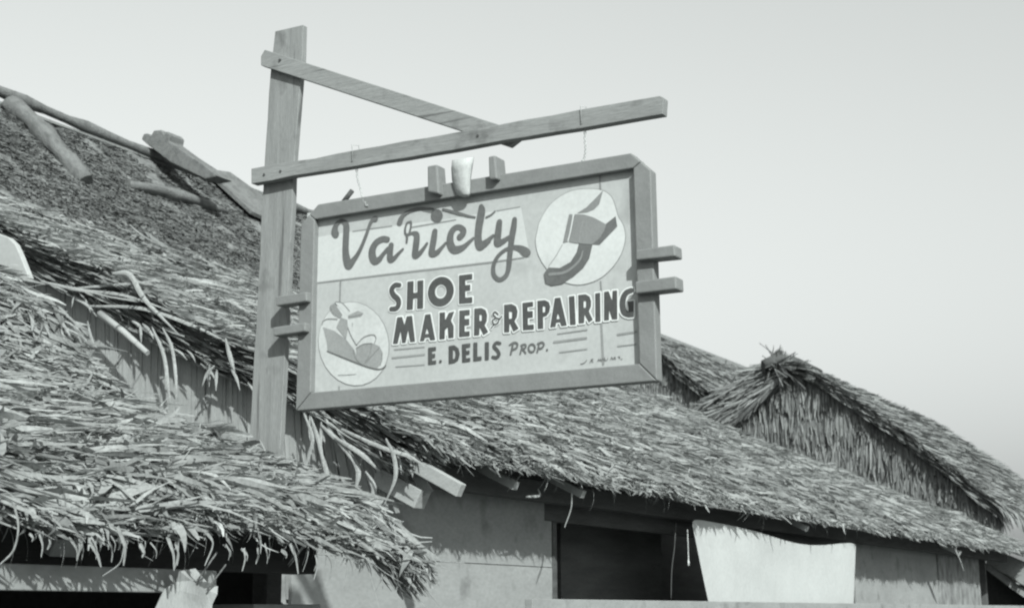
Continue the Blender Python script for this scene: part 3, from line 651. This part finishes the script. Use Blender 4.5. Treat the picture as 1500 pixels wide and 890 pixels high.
for x, y, X in ((387, 256, 4.565), (411, 251, 4.565), (700, 199, 4.565), (410, 88, 4.578)):
    c = un(x, y, 0, X); link('nail', tube_mesh('nail', [c+np.array([.006, 0, 0]), c+np.array([-.003, 0, 0])], .0055, 8), M['nail'], br)

# ------------------------------------------------------------------ hanging sign
sg = tag(empty('hanging_sign', (4.59, 2.75, EYE+.75)), 'painted shoe maker sign in a grey frame hanging from the wooden arm', 'sign')
XP = 4.592
px_prism('frame_rail', [(453, 314), (466, 299), (924, 224), (938, 236.5), (927, 246), (461, 321)], 0, XS, 4.612, M['frame'], sg, .004)
px_prism('frame_rail', [(440.7, 328), (452.6, 314.4), (460.6, 321.4), (454.6, 574), (432.8, 600.6)], 0, XS, 4.612, M['frame'], sg, .004)
px_prism('frame_rail', [(433.4, 601.2), (455.2, 574.4), (936, 532.4), (961.6, 557.4)], 0, XS, 4.612, M['frame'], sg, .004)
px_prism('frame_rail', [(938.5, 236.8), (953, 249), (962.2, 557), (936.4, 531.8), (927.4, 246.4)], 0, XS, 4.612, M['frame'], sg, .004)
pnl = px_prism('panel', [(450, 312), (940, 236), (948, 545), (445, 588)], 0, XP, 4.611, M['panel'], sg, 0)
for pix in ([(931, 366), (988, 358), (989, 375), (931, 381)], [(930, 412), (990, 404), (991, 423), (930, 430)],
            [(404, 434), (449, 427), (449, 441), (404, 448)], [(400, 479), (447, 472), (447, 485), (400, 492)]):
    px_prism('cleat', pix, 0, 4.535, 4.6 if pix[0][0] > 500 else 4.595, M['frame'], sg, .005)
px_prism('cleat', [(625.6, 243), (640, 240.5), (643, 284), (626, 281)], 0, 4.535, 4.595, M['frame'], sg, .006)
px_prism('cleat', [(715, 229), (725, 227), (728, 262), (716, 263)], 0, 4.535, 4.61, M['frame'], sg, .006)
# white pointed shell between the two top blocks
V = []; F = []
prof_o = [(233, 664, 693), (245, 662.5, 691), (262, 663.5, 688.5), (275, 667, 688), (284, 671, 687.5), (289, 681, 687)]
for y, xa, xb in prof_o:
    for k in range(9):
        th_ = math.pi*k/8; x = (xa+xb)/2-(xb-xa)/2*math.cos(th_); V.append(un(x, y-5*(x-675)/30, 0, 4.565-.045*math.sin(th_)*(xb-xa)/40))
for i in range(len(prof_o)-1):
    for k in range(8): F.append([i*9+k, i*9+k+1, (i+1)*9+k+1, (i+1)*9+k])
o = link('shell_ornament', mesh('shell_ornament', V, F), M['white'], sg); sm = o.modifiers.new('solid', 'SOLIDIFY'); sm.thickness = .004; tag(o, 'white pointed shell between the two top blocks')
for p in o.data.polygons: p.use_smooth = True
link('peg', tube_mesh('peg', [un(503, 296, 0, 4.62), un(516, 279, 0, 4.62)], .010, 8), M['beam'], sg)

# ---- artwork: flat paint cut by signed distance fields in the sign's own plane
def YZ(x, y): p = un(x, y, 0, XP); return np.array([p[1], p[2]])
c0 = YZ(700, 400); PXM = abs(YZ(710, 400)[1]-YZ(700, 410)[1])/10     # metres per photo pixel about the middle
def crop(x0, y0, k): return lambda u, v: (x0+u/k, y0+v/k)
def sd_stroke(G, pts):
    d = np.full(G.shape[:2], 9.0)
    for (a, ra), (b, rb) in zip(pts[:-1], pts[1:]):
        ab = b-a; L2 = ab@ab+1e-12; t = np.clip(((G-a)@ab)/L2, 0, 1)
        d = np.minimum(d, np.linalg.norm(G-a-t[..., None]*ab, axis=-1)-(ra+(rb-ra)*t))
    return d
def sd_poly(G, P):
    d = np.full(G.shape[:2], 9.0); ins = np.zeros(G.shape[:2], bool)
    for i in range(len(P)):
        a, b = P[i], P[(i+1) % len(P)]; ab = b-a; t = np.clip(((G-a)@ab)/(ab@ab+1e-12), 0, 1)
        d = np.minimum(d, np.linalg.norm(G-a-t[..., None]*ab, axis=-1))
        cnd = (a[1] > G[..., 1]) != (b[1] > G[..., 1])
        with np.errstate(divide='ignore', invalid='ignore'): xi = (b[0]-a[0])*(G[..., 1]-a[1])/(b[1]-a[1]+1e-15)+a[0]
        ins ^= cnd & (G[..., 0] < xi)
    return np.where(ins, -d, d)
class Shape:
    """list of ('s', [(x,y,r)..]) strokes, ('p', pts) filled polygons, ('h', pts) holes; photo pixels"""
    def __init__(s): s.it = []
    def stroke(s, pts, c=None, k=1.0, sm=True):
        q = [(*(c(p[0], p[1]) if c else p[:2]), p[2]/k) for p in pts]
        if sm and len(q) > 2: q = [tuple(v) for v in subdiv(q, 4)]
        s.it.append(('s', [(YZ(x, y), max(r, .2)*PXM) for x, y, r in q])); return s
    def poly(s, pts, c=None, hole=False, sm=False):
        q = [c(*p) if c else p for p in pts]
        if sm: q = [tuple(v) for v in subdiv(q+q[:3], 4)][4:-8]
        s.it.append(('h' if hole else 'p', [YZ(x, y) for x, y in q])); return s
    def bounds(s):
        lo = np.array([9e9, 9e9]); hi = -lo
        for k, d in s.it:
            for e in d:
                p, r = (e if k == 's' else (e, 0)); lo = np.minimum(lo, p-r); hi = np.maximum(hi, p+r)
        return lo, hi
    def sdf(s, G):
        d = np.full(G.shape[:2], 9.0)
        for k, q in s.it:
            if k == 's': d = np.minimum(d, sd_stroke(G, q) if len(q) > 1 else np.linalg.norm(G-q[0][0], axis=-1)-q[0][1])
            elif k == 'p': d = np.minimum(d, sd_poly(G, q))
        for k, q in s.it:
            if k == 'h': d = np.maximum(d, -sd_poly(G, q))
        return d
def paint(name, shapes, grow, lift, mat_, step=.0022, label=None):
    """flat coat of paint covering the union of shapes grown by 'grow', lying 'lift' in front of the panel"""
    if not isinstance(shapes, list): shapes = [shapes]
    lo = np.min([s.bounds()[0] for s in shapes], 0)-grow-2*step; hi = np.max([s.bounds()[1] for s in shapes], 0)+grow+2*step
    nx, ny = (np.ceil((hi-lo)/step)).astype(int)+1
    gx = lo[0]+np.arange(nx)*step; gy = lo[1]+np.arange(ny)*step; G = np.stack(np.meshgrid(gx, gy, indexing='ij'), -1)
    D = np.full((nx, ny), 9.0)
    for s in shapes: D = np.minimum(D, s.sdf(G))
    D = D-grow
    V = []; F = []; vid = {}
    def vert(key, p):
        if key not in vid: vid[key] = len(V); V.append((XP-lift, p[0], p[1]))
        return vid[key]
    inn = D < 0
    full = inn[:-1, :-1] & inn[1:, :-1] & inn[:-1, 1:] & inn[1:, 1:]; anyc = inn[:-1, :-1] | inn[1:, :-1] | inn[:-1, 1:] | inn[1:, 1:]
    for j in range(ny-1):
        i = 0; row = full[:, j]
        while i < nx-1:
            if row[i]:
                k = i
                while k < nx-1 and row[k]: k += 1
                F.append([vert((a, b), (gx[a], gy[b])) for a, b in ((i, j), (k, j), (k, j+1), (i, j+1))]); i = k
            else: i += 1
    for i, j in np.argwhere(anyc & ~full):
        cs = [(i, j), (i+1, j), (i+1, j+1), (i, j+1)]; f = []
        for a, b in zip(cs, cs[1:]+cs[:1]):
            if inn[a]: f.append(vert(a, (gx[a[0]], gy[a[1]])))
            if inn[a] != inn[b]:
                t = D[a]/(D[a]-D[b]); key = ('e',)+tuple(sorted((a, b)))
                f.append(vert(key, (gx[a[0]]+(gx[b[0]]-gx[a[0]])*t, gy[a[1]]+(gy[b[1]]-gy[a[1]])*t)))
        if len(f) > 2: F.append(f)
    F = [f[::-1] for f in F]
    o = link(name, mesh(name, V, F), mat_, pnl)
    if label: o['label'] = label
    return o
S = Shape
# grounds: pale field behind the script, ovals, seams and stripes
paint('pale_field', S().poly([(464, 349), (517, 340), (665, 321), (762, 304), (775, 375), (720, 383), (466, 413)]), .004, .0008, M['pale'])
for st in ([(466, 414, 1.3), (600, 398, 1.6), (720, 384, 1.5), (768, 377, 1.0)], [(517, 339, 1.0), (574, 331, 1.4)], [(604, 333, 1.5), (668, 322, 1.2)], [(728, 309, 1.0), (762, 303, 1.0)],
           [(575, 524, 1.6), (622, 519, 1.6)], [(578, 512, 1.0), (622, 508, 1.0)], [(580, 537, 1.0), (622, 534, 1.0)], [(812, 501, 1.9), (859, 495, 1.9)], [(817, 489, 1.0), (860, 483, 1.2)], [(820, 516, 1.0), (860, 511, 1.2)],
           [(905, 490, 1.7), (932, 486, 1.7)], [(905, 507, 1.0), (932, 504, 1.0)], [(499, 413, 1.6), (498, 446, 1.6)], [(497, 566, 1.5), (497, 577, 1.5)], [(879, 258, 1.5), (880, 282, 1.5)], [(880, 412, 1.4), (881, 424, 1.4)], [(881, 472, 1.7), (884, 533, 2.0)]):
    paint('stripe', S().stroke(st, sm=False), 0, .0016, M['stripe'])
c6 = crop(770, 260, 5.5625); c7 = crop(455, 420, 5.74)
ovR = S().poly([(85, 500), (110, 380), (180, 250), (270, 165), (380, 110), (500, 95), (620, 105), (700, 160), (735, 250), (755, 320), (800, 400), (812, 500), (780, 620), (700, 740), (590, 830), (450, 872), (330, 855), (230, 800), (150, 710), (100, 610)], c6, sm=True)
ovL = S().poly([(365+295*math.cos(a)+20*math.sin(a), 478+350*math.sin(a)) for a in np.linspace(0, 2*math.pi, 28)[:-1]], c7)
paint('oval_edge', ovR, .0025, .0016, M['stripe']); paint('oval_edge', ovL, .0025, .0016, M['stripe'])
paint('oval', ovR, 0, .0024, M['oval_r']); paint('oval', ovL, 0, .0024, M['oval_l'])
# right emblem: high dark shoe
em = [('shoe_tongue', [(632, 110), (600, 220), (560, 260), (500, 285), (425, 292), (500, 245), (560, 185)], 'mid', .0032),
      ('shoe_sole', [(440, 535), (548, 540), (520, 660), (470, 740), (390, 810), (300, 865), (215, 880), (165, 860), (153, 785), (190, 735), (280, 740), (370, 690), (420, 610)], 'script', .0032),
      ('shoe_heel', [(640, 395), (735, 320), (748, 400), (605, 548), (545, 545), (580, 470)], 'script', .0036),
      ('shoe_quarter', [(405, 303), (480, 305), (560, 330), (660, 385), (640, 440), (600, 500), (545, 545), (420, 535), (362, 525), (355, 490), (385, 350)], 'mid', .0042),
      ('shoe_lace_band', [(360, 303), (386, 303), (345, 522), (310, 532)], 'mid', .0042)]
for nm, pts, m, l in em: paint(nm, S().poly(pts, c6), .0008, l, M[m])
paint('shoe_seam', S().stroke([(395, 315, 5), (372, 430, 5), (350, 520, 5)], c6, 5.56), 0, .0050, M['outline'])
paint('shoe_seam', S().stroke([(490, 320, 6), (455, 420, 6), (440, 530, 6)], c6, 5.56), 0, .0050, M['stripe'])
paint('shoe_seam', S().stroke([(200, 790, 14), (330, 770, 12), (440, 680, 10), (470, 600, 6)], c6, 5.56), 0, .0042, M['mid'])
paint('shoe_line', S().stroke([(305, 545, 3), (250, 640, 3), (190, 725, 3)], c6, 5.56), 0, .0036, M['stripe'])
# left emblem: wedge sandal with bow
for nm, pts, m, l in (('sandal_body', [(108, 340), (200, 370), (300, 440), (370, 530), (395, 600), (445, 655), (280, 600), (148, 540), (140, 460)], 'soft', .0032),
                      ('sandal_toe', [(388, 520), (450, 482), (520, 475), (582, 500), (612, 560), (590, 650), (560, 688), (450, 658), (390, 590)], 'soft', .0034),
                      ('sandal_strap', [(260, 260), (312, 278), (318, 350), (302, 440), (222, 340)], 'soft', .0038),
                      ('sandal_bow', [(168, 160), (205, 140), (270, 235), (255, 265), (190, 220)], 'stripe', .0034), ('sandal_bow', [(320, 242), (400, 203), (448, 222), (430, 247), (322, 268)], 'soft', .0034),
                      ('sandal_bow', [(205, 128), (255, 130), (335, 205), (310, 240)], 'pale', .0030)):
    paint(nm, S().poly(pts, c7), .0006, l, M[m])
for st, m in (([(145, 540, 5), (280, 595, 6), (440, 658, 6), (540, 688, 6), (600, 690, 6), (640, 660, 5)], 'script'), ([(104, 320, 4), (112, 290, 4), (150, 270, 4), (232, 272, 4)], 'mid'), ([(390, 492, 4), (450, 425, 4), (530, 402, 4), (556, 432, 4), (540, 480, 4)], 'mid'),
              ([(318, 340, 4), (350, 420, 4), (392, 492, 4)], 'mid'), ([(365, 530, 5), (385, 600, 5), (430, 650, 4)], 'mid'), ([(520, 478, 4), (500, 570, 4), (460, 640, 4)], 'mid'), ([(585, 510, 4), (520, 580, 4), (465, 640, 4)], 'mid'), ([(390, 515, 5), (450, 482, 5), (520, 475, 5)], 'mid'),
              ([(600, 560, 4), (606, 610, 4), (590, 660, 4)], 'mid'), ([(168, 165, 3), (190, 222, 3), (250, 262, 3)], 'mid'), ([(212, 128, 3), (270, 135, 3), (335, 205, 3)], 'mid'), ([(320, 255, 3), (400, 240, 3), (440, 228, 3)], 'mid'), ([(356, 300, 2.5), (358, 350, 2.5)], 'mid'), ([(235, 742, 3), (330, 738, 3), (392, 734, 3)], 'mid')):
    paint('sandal_line', S().stroke(st, c7, 5.74), 0, .0046, M[m])
# script word
cA = crop(480, 310, 9.887); cB = crop(570, 290, 9.887); cC = crop(650, 290, 6.847); kA = 9.887; kC = 6.847
script = [S().stroke([(125, 330, 62), (108, 300, 66), (115, 235, 55), (150, 170, 40), (205, 135, 30), (260, 165, 45), (278, 230, 58), (270, 400, 60), (266, 580, 62), (285, 710, 72), (315, 775, 72), (375, 710, 52), (440, 620, 38), (505, 490, 32), (568, 330, 30), (620, 180, 30), (665, 110, 36), (700, 105, 46)], cA, kA),
          S().stroke([(872, 405, 46), (800, 398, 50), (710, 450, 55), (655, 550, 66), (655, 650, 68), (690, 715, 62), (755, 690, 48), (815, 610, 34), (880, 540, 38)], cA, kA).stroke([(925, 490, 48), (910, 590, 54), (912, 690, 54), (965, 680, 40), (1030, 610, 27), (1095, 545, 18)], cA, kA),
          S().stroke([(320, 345, 15), (265, 365, 15), (238, 450, 15), (243, 520, 16), (285, 530, 16), (310, 470, 15), (325, 390, 15), (320, 345, 15)], cB, kA).stroke([(262, 540, 18), (265, 590, 18), (260, 645, 16)], cB, kA).stroke([(285, 530, 18), (345, 510, 24), (400, 530, 48), (405, 600, 56), (392, 720, 58), (382, 830, 54), (440, 810, 42), (500, 740, 30), (555, 660, 20)], cB, kA),
          S().stroke([(668, 488, 48), (652, 600, 56), (632, 720, 56), (622, 806, 52), (695, 795, 45), (760, 730, 30), (825, 655, 20)], cB, kA).poly([(697+82*math.cos(a), 258+94*math.sin(a)) for a in np.linspace(0, 6.28, 24)[:-1]], cB),
          S().stroke([(1030, 565, 54), (1078, 520, 48), (1080, 468, 50), (1030, 425, 42), (965, 432, 44), (908, 500, 54), (888, 590, 60), (896, 680, 66), (938, 745, 64), (1000, 748, 60), (1080, 715, 45), (1155, 650, 30), (1225, 585, 20)], cB, kA),
          S().stroke([(1338, 125, 38), (1345, 190, 64), (1325, 310, 68), (1305, 430, 64), (1295, 550, 62), (1300, 640, 66), (1322, 708, 60), (1390, 670, 50), (1450, 620, 40)], cB, kA).stroke([(370, 480, 40), (430, 440, 28), (500, 380, 17)], cC, kC),
          S().stroke([(562, 245, 34), (552, 330, 39), (542, 420, 42), (548, 455, 40), (600, 435, 30), (655, 395, 20)], cC, kC).stroke([(714, 217, 27), (705, 300, 35), (690, 380, 36), (677, 480, 33), (664, 600, 30), (655, 700, 28), (630, 775, 25), (570, 818, 21), (515, 785, 22), (500, 720, 23), (512, 650, 22), (552, 580, 20), (610, 528, 18), (655, 505, 18)], cC, kC).stroke([(695, 492, 20), (770, 508, 34), (820, 540, 48), (842, 552, 40)], cC, kC)]
for sh_ in script: paint('script_letter', sh_, .0010, .0030, M['script'])
paint('script_crossbar', S().stroke([(160, 358, 55), (178, 305, 50), (230, 235, 36), (330, 182, 30), (450, 156, 27), (560, 154, 21), (645, 158, 15)], cB, kA).stroke([(785, 165, 19), (900, 195, 24), (1030, 230, 26), (1150, 265, 21), (1250, 281, 16)], cB, kA).stroke([(430, 195, 12), (480, 170, 11), (518, 135, 10)], cC, kC), 0, .0030, M['script'])
# block capitals
c4 = crop(560, 390, 6.844); c5 = crop(710, 410, 6.522); k5 = 6.522
L1 = [S().stroke([(178, 190, 27), (135, 190, 30), (100, 232, 33), (115, 285, 34), (162, 332, 34), (170, 382, 33), (145, 422, 30), (95, 428, 27)], c4, 6.844),
      S().poly([(258, 155), (320, 148), (318, 268), (358, 262), (358, 146), (418, 140), (415, 422), (355, 427), (356, 318), (316, 324), (312, 432), (250, 437)], c4),
      S().poly([(593+130*math.cos(a), 254+148*math.sin(a)-14*math.cos(a)) for a in np.linspace(0, 6.2832, 33)[:-1]], c4).poly([(592+58*math.cos(a), 253+71*math.sin(a)-6*math.cos(a)) for a in np.linspace(0, 6.2832, 25)[:-1]], c4, hole=True),
      S().poly([(775, 92), (908, 76), (908, 130), (838, 140), (838, 190), (888, 185), (888, 242), (838, 248), (838, 315), (908, 308), (908, 366), (775, 376)], c4)]
L2 = [S().poly([(155, 512), (205, 507), (228, 590), (250, 502), (305, 495), (335, 755), (285, 760), (265, 640), (240, 765), (205, 770), (190, 650), (160, 775), (112, 778)], c4),
      S().poly([(435, 485), (488, 478), (537, 738), (485, 742), (478, 712), (433, 718), (425, 748), (382, 752)], c4).poly([(455, 622), (472, 676), (438, 679)], c4, hole=True),
      S().poly([(580, 465), (635, 460), (635, 545), (672, 467), (728, 452), (695, 545), (722, 600), (720, 716), (668, 722), (662, 612), (634, 640), (632, 728), (578, 734)], c4),
      S().poly([(778, 445), (882, 435), (882, 490), (832, 495), (832, 530), (878, 526), (878, 590), (832, 594), (832, 655), (882, 650), (882, 700), (775, 710)], c4),
      S().poly([(928, 425), (1000, 418), (1042, 440), (1057, 490), (1052, 550), (1032, 592), (1068, 658), (1020, 690), (982, 612), (978, 690), (925, 696)], c4).poly([(981, 484), (1003, 488), (1003, 545), (980, 550)], c4, hole=True)]
amp = S().stroke([(132, 330, 9), (105, 306, 9), (84, 330, 9), (110, 360, 9), (80, 388, 9), (95, 425, 9), (130, 412, 9), (142, 382, 8), (168, 348, 8)], c5, k5).stroke([(108, 362, 8), (140, 370, 8)], c5, k5).stroke([(92, 425, 8), (64, 466, 6)], c5, k5)
L3 = [S().poly([(190, 238), (262, 230), (305, 252), (320, 300), (313, 355), (290, 395), (330, 465), (280, 495), (243, 412), (240, 500), (190, 503)], c5).poly([(238, 303), (267, 308), (265, 368), (238, 373)], c5, hole=True),
      S().poly([(365, 220), (468, 208), (468, 255), (415, 262), (415, 300), (465, 296), (465, 360), (418, 365), (418, 430), (475, 425), (475, 475), (370, 482)], c5),
      S().poly([(508, 200), (580, 193), (618, 212), (632, 255), (622, 310), (595, 345), (563, 356), (565, 465), (512, 470)], c5).poly([(560, 253), (584, 257), (582, 308), (561, 313)], c5, hole=True),
      S().poly([(675, 175), (728, 168), (790, 435), (737, 442), (724, 405), (688, 410), (682, 448), (630, 455)], c5).poly([(705, 318), (722, 372), (692, 375)], c5, hole=True),
      S().poly([(808, 160), (862, 152), (875, 428), (820, 432)], c5),
      S().poly([(898, 145), (968, 137), (1008, 160), (1022, 205), (1020, 255), (1000, 300), (1038, 380), (1000, 408), (958, 330), (955, 412), (902, 418)], c5).poly([(950, 203), (974, 205), (972, 263), (951, 268)], c5, hole=True),
      S().poly([(1060, 130), (1108, 122), (1112, 398), (1062, 403)], c5),
      S().poly([(1145, 115), (1190, 108), (1222, 200), (1226, 104), (1270, 100), (1272, 375), (1222, 380), (1194, 290), (1192, 385), (1145, 390)], c5),
      S().stroke([(1405, 102, 27), (1360, 122, 30), (1330, 170, 33), (1322, 235, 34), (1335, 305, 33), (1375, 330, 30), (1400, 332, 28)], c5, k5).poly([(1368, 208), (1428, 200), (1428, 355), (1378, 360), (1378, 262)], c5)]
w_ = 2.5*PXM
paint('letter_outline', L1, w_, .0024, M['outline']); paint('letter_outline', L2, w_*1.1, .0030, M['outline']); paint('letter_outline', L3, w_, .0034, M['outline']); paint('letter_outline', amp, 1.6*PXM, .0026, M['outline'])
for s_ in L1+L2+L3: paint('letter', s_, 0, .0042, M['ink'])
paint('ampersand', amp, 0, .0042, M['ink'])
c8 = crop(430, 390, 4.047); c9 = crop(690, 390, 4.047); k8 = 4.047
L4 = [S().poly([(800, 482), (847, 476), (847, 498), (823, 502), (823, 519), (842, 517), (842, 540), (823, 543), (824, 560), (847, 556), (848, 578), (800, 583)], c8),
      S().stroke([(872, 563, 10), (874, 563, 10)], c8, k8),
      S().poly([(922, 472), (955, 467), (980, 485), (988, 520), (979, 555), (955, 572), (922, 577)], c8).poly([(947, 492), (959, 497), (963, 520), (958, 546), (947, 550)], c8, hole=True),
      S().poly([(1000, 462), (1050, 455), (1050, 478), (1025, 482), (1025, 500), (1046, 498), (1046, 520), (1025, 523), (1025, 545), (1050, 541), (1050, 563), (1002, 569)], c8),
      S().poly([(1068, 452), (1092, 450), (1092, 536), (1117, 532), (1117, 556), (1068, 562)], c8),
      S().poly([(84, 450), (108, 447), (108, 553), (84, 556)], c9),
      S().stroke([(174, 456, 10), (152, 453, 11), (138, 474, 12), (158, 498, 12), (168, 522, 12), (152, 540, 12), (130, 537, 10)], c9, k8)]
for s_ in L4: paint('letter', s_, 0, .0026, M['ink'])
L5 = [S().stroke([(250, 462, 7), (238, 520, 7)], c9, k8).stroke([(230, 466, 5), (255, 452, 7), (276, 458, 7), (272, 482, 7), (246, 495, 6)], c9, k8),
      S().stroke([(306, 470, 6), (294, 518, 6)], c9, k8).stroke([(298, 468, 5), (322, 462, 6), (326, 480, 6), (303, 492, 6)], c9, k8).stroke([(308, 490, 6), (326, 513, 6)], c9, k8),
      S().stroke([(362+19*math.cos(a), 484+23*math.sin(a)-2*math.cos(a), 6.5) for a in np.linspace(0, 6.2832, 14)], c9, k8),
      S().stroke([(406, 458, 6), (395, 508, 6)], c9, k8).stroke([(396, 458, 5), (424, 450, 6.5), (434, 465, 6.5), (420, 484, 6.5), (402, 487, 6)], c9, k8),
      S().stroke([(452, 495, 7), (454, 495, 7)], c9, k8)]
for s_ in L5: paint('letter', s_, 0, .0026, M['script'])
cS = crop(840, 500, 15.0)                              # the painter's small signature
sig = [[(165, 490, 9), (215, 485, 8), (265, 455, 9), (300, 405, 8)], [(372, 460, 9), (400, 395, 9), (440, 385, 9), (410, 425, 8), (440, 455, 8)], [(540, 430, 8), (560, 385, 8), (580, 420, 8), (605, 380, 8), (615, 425, 8)], [(630, 425, 8), (655, 370, 8), (675, 415, 8)], [(690, 355, 8), (700, 415, 8), (735, 412, 8)], [(750, 410, 7), (765, 365, 7)], [(820, 395, 8), (850, 340, 8), (870, 390, 8)], [(885, 390, 8), (900, 345, 8), (935, 345, 8), (910, 370, 8), (940, 385, 8)], [(985, 330, 8), (1025, 335, 8), (1015, 355, 8), (1035, 360, 8)], [(1050, 390, 7), (1085, 380, 7)]]
for q in sig: paint('signature_letter', S().stroke(q, cS, 15.0, sm=False), 0, .0026, M['script'], .0012)

# ------------------------------------------------------------------ hanging wires
def wire(pix, Xs_, label):
    e = empty('hanging_wire', tuple(un(*pix[-1], 0, Xs_[-1]))); tag(e, label, 'wire', 'wires holding up the sign')
    P = [np.array(p) for p in subdiv([un(x, y, 0, X) for (x, y), X in zip(pix, Xs_)], 8)]
    for ph in (0, math.pi):
        Q = [p+.0035*np.array([math.sin(i*.9+ph), math.cos(i*.9+ph), 0]) for i, p in enumerate(P)]
        link('strand', tube_mesh('strand', Q, .0016, 6), M['wire'], e)
    # loop round the arm
    a = P[0]; lp = [a+np.array([.0, 0, .01]), a+np.array([-.025, .002, .012]), a+np.array([-.026, .004, .075]), a+np.array([.02, .004, .085]), a+np.array([.024, 0, .012]), a]
    link('loop', tube_mesh('loop', lp, .0016, 6), M['wire'], e)
wire([(522, 242), (524, 262), (528, 276), (531, 290), (538, 302)], [4.585, 4.585, 4.585, 4.57, 4.56], 'twisted wire at the left end of the sign top')
wire([(857, 188), (857, 205), (858, 220), (856, 232), (853, 236)], [4.585, 4.585, 4.585, 4.585, 4.575], 'twisted wire at the right end of the sign top')
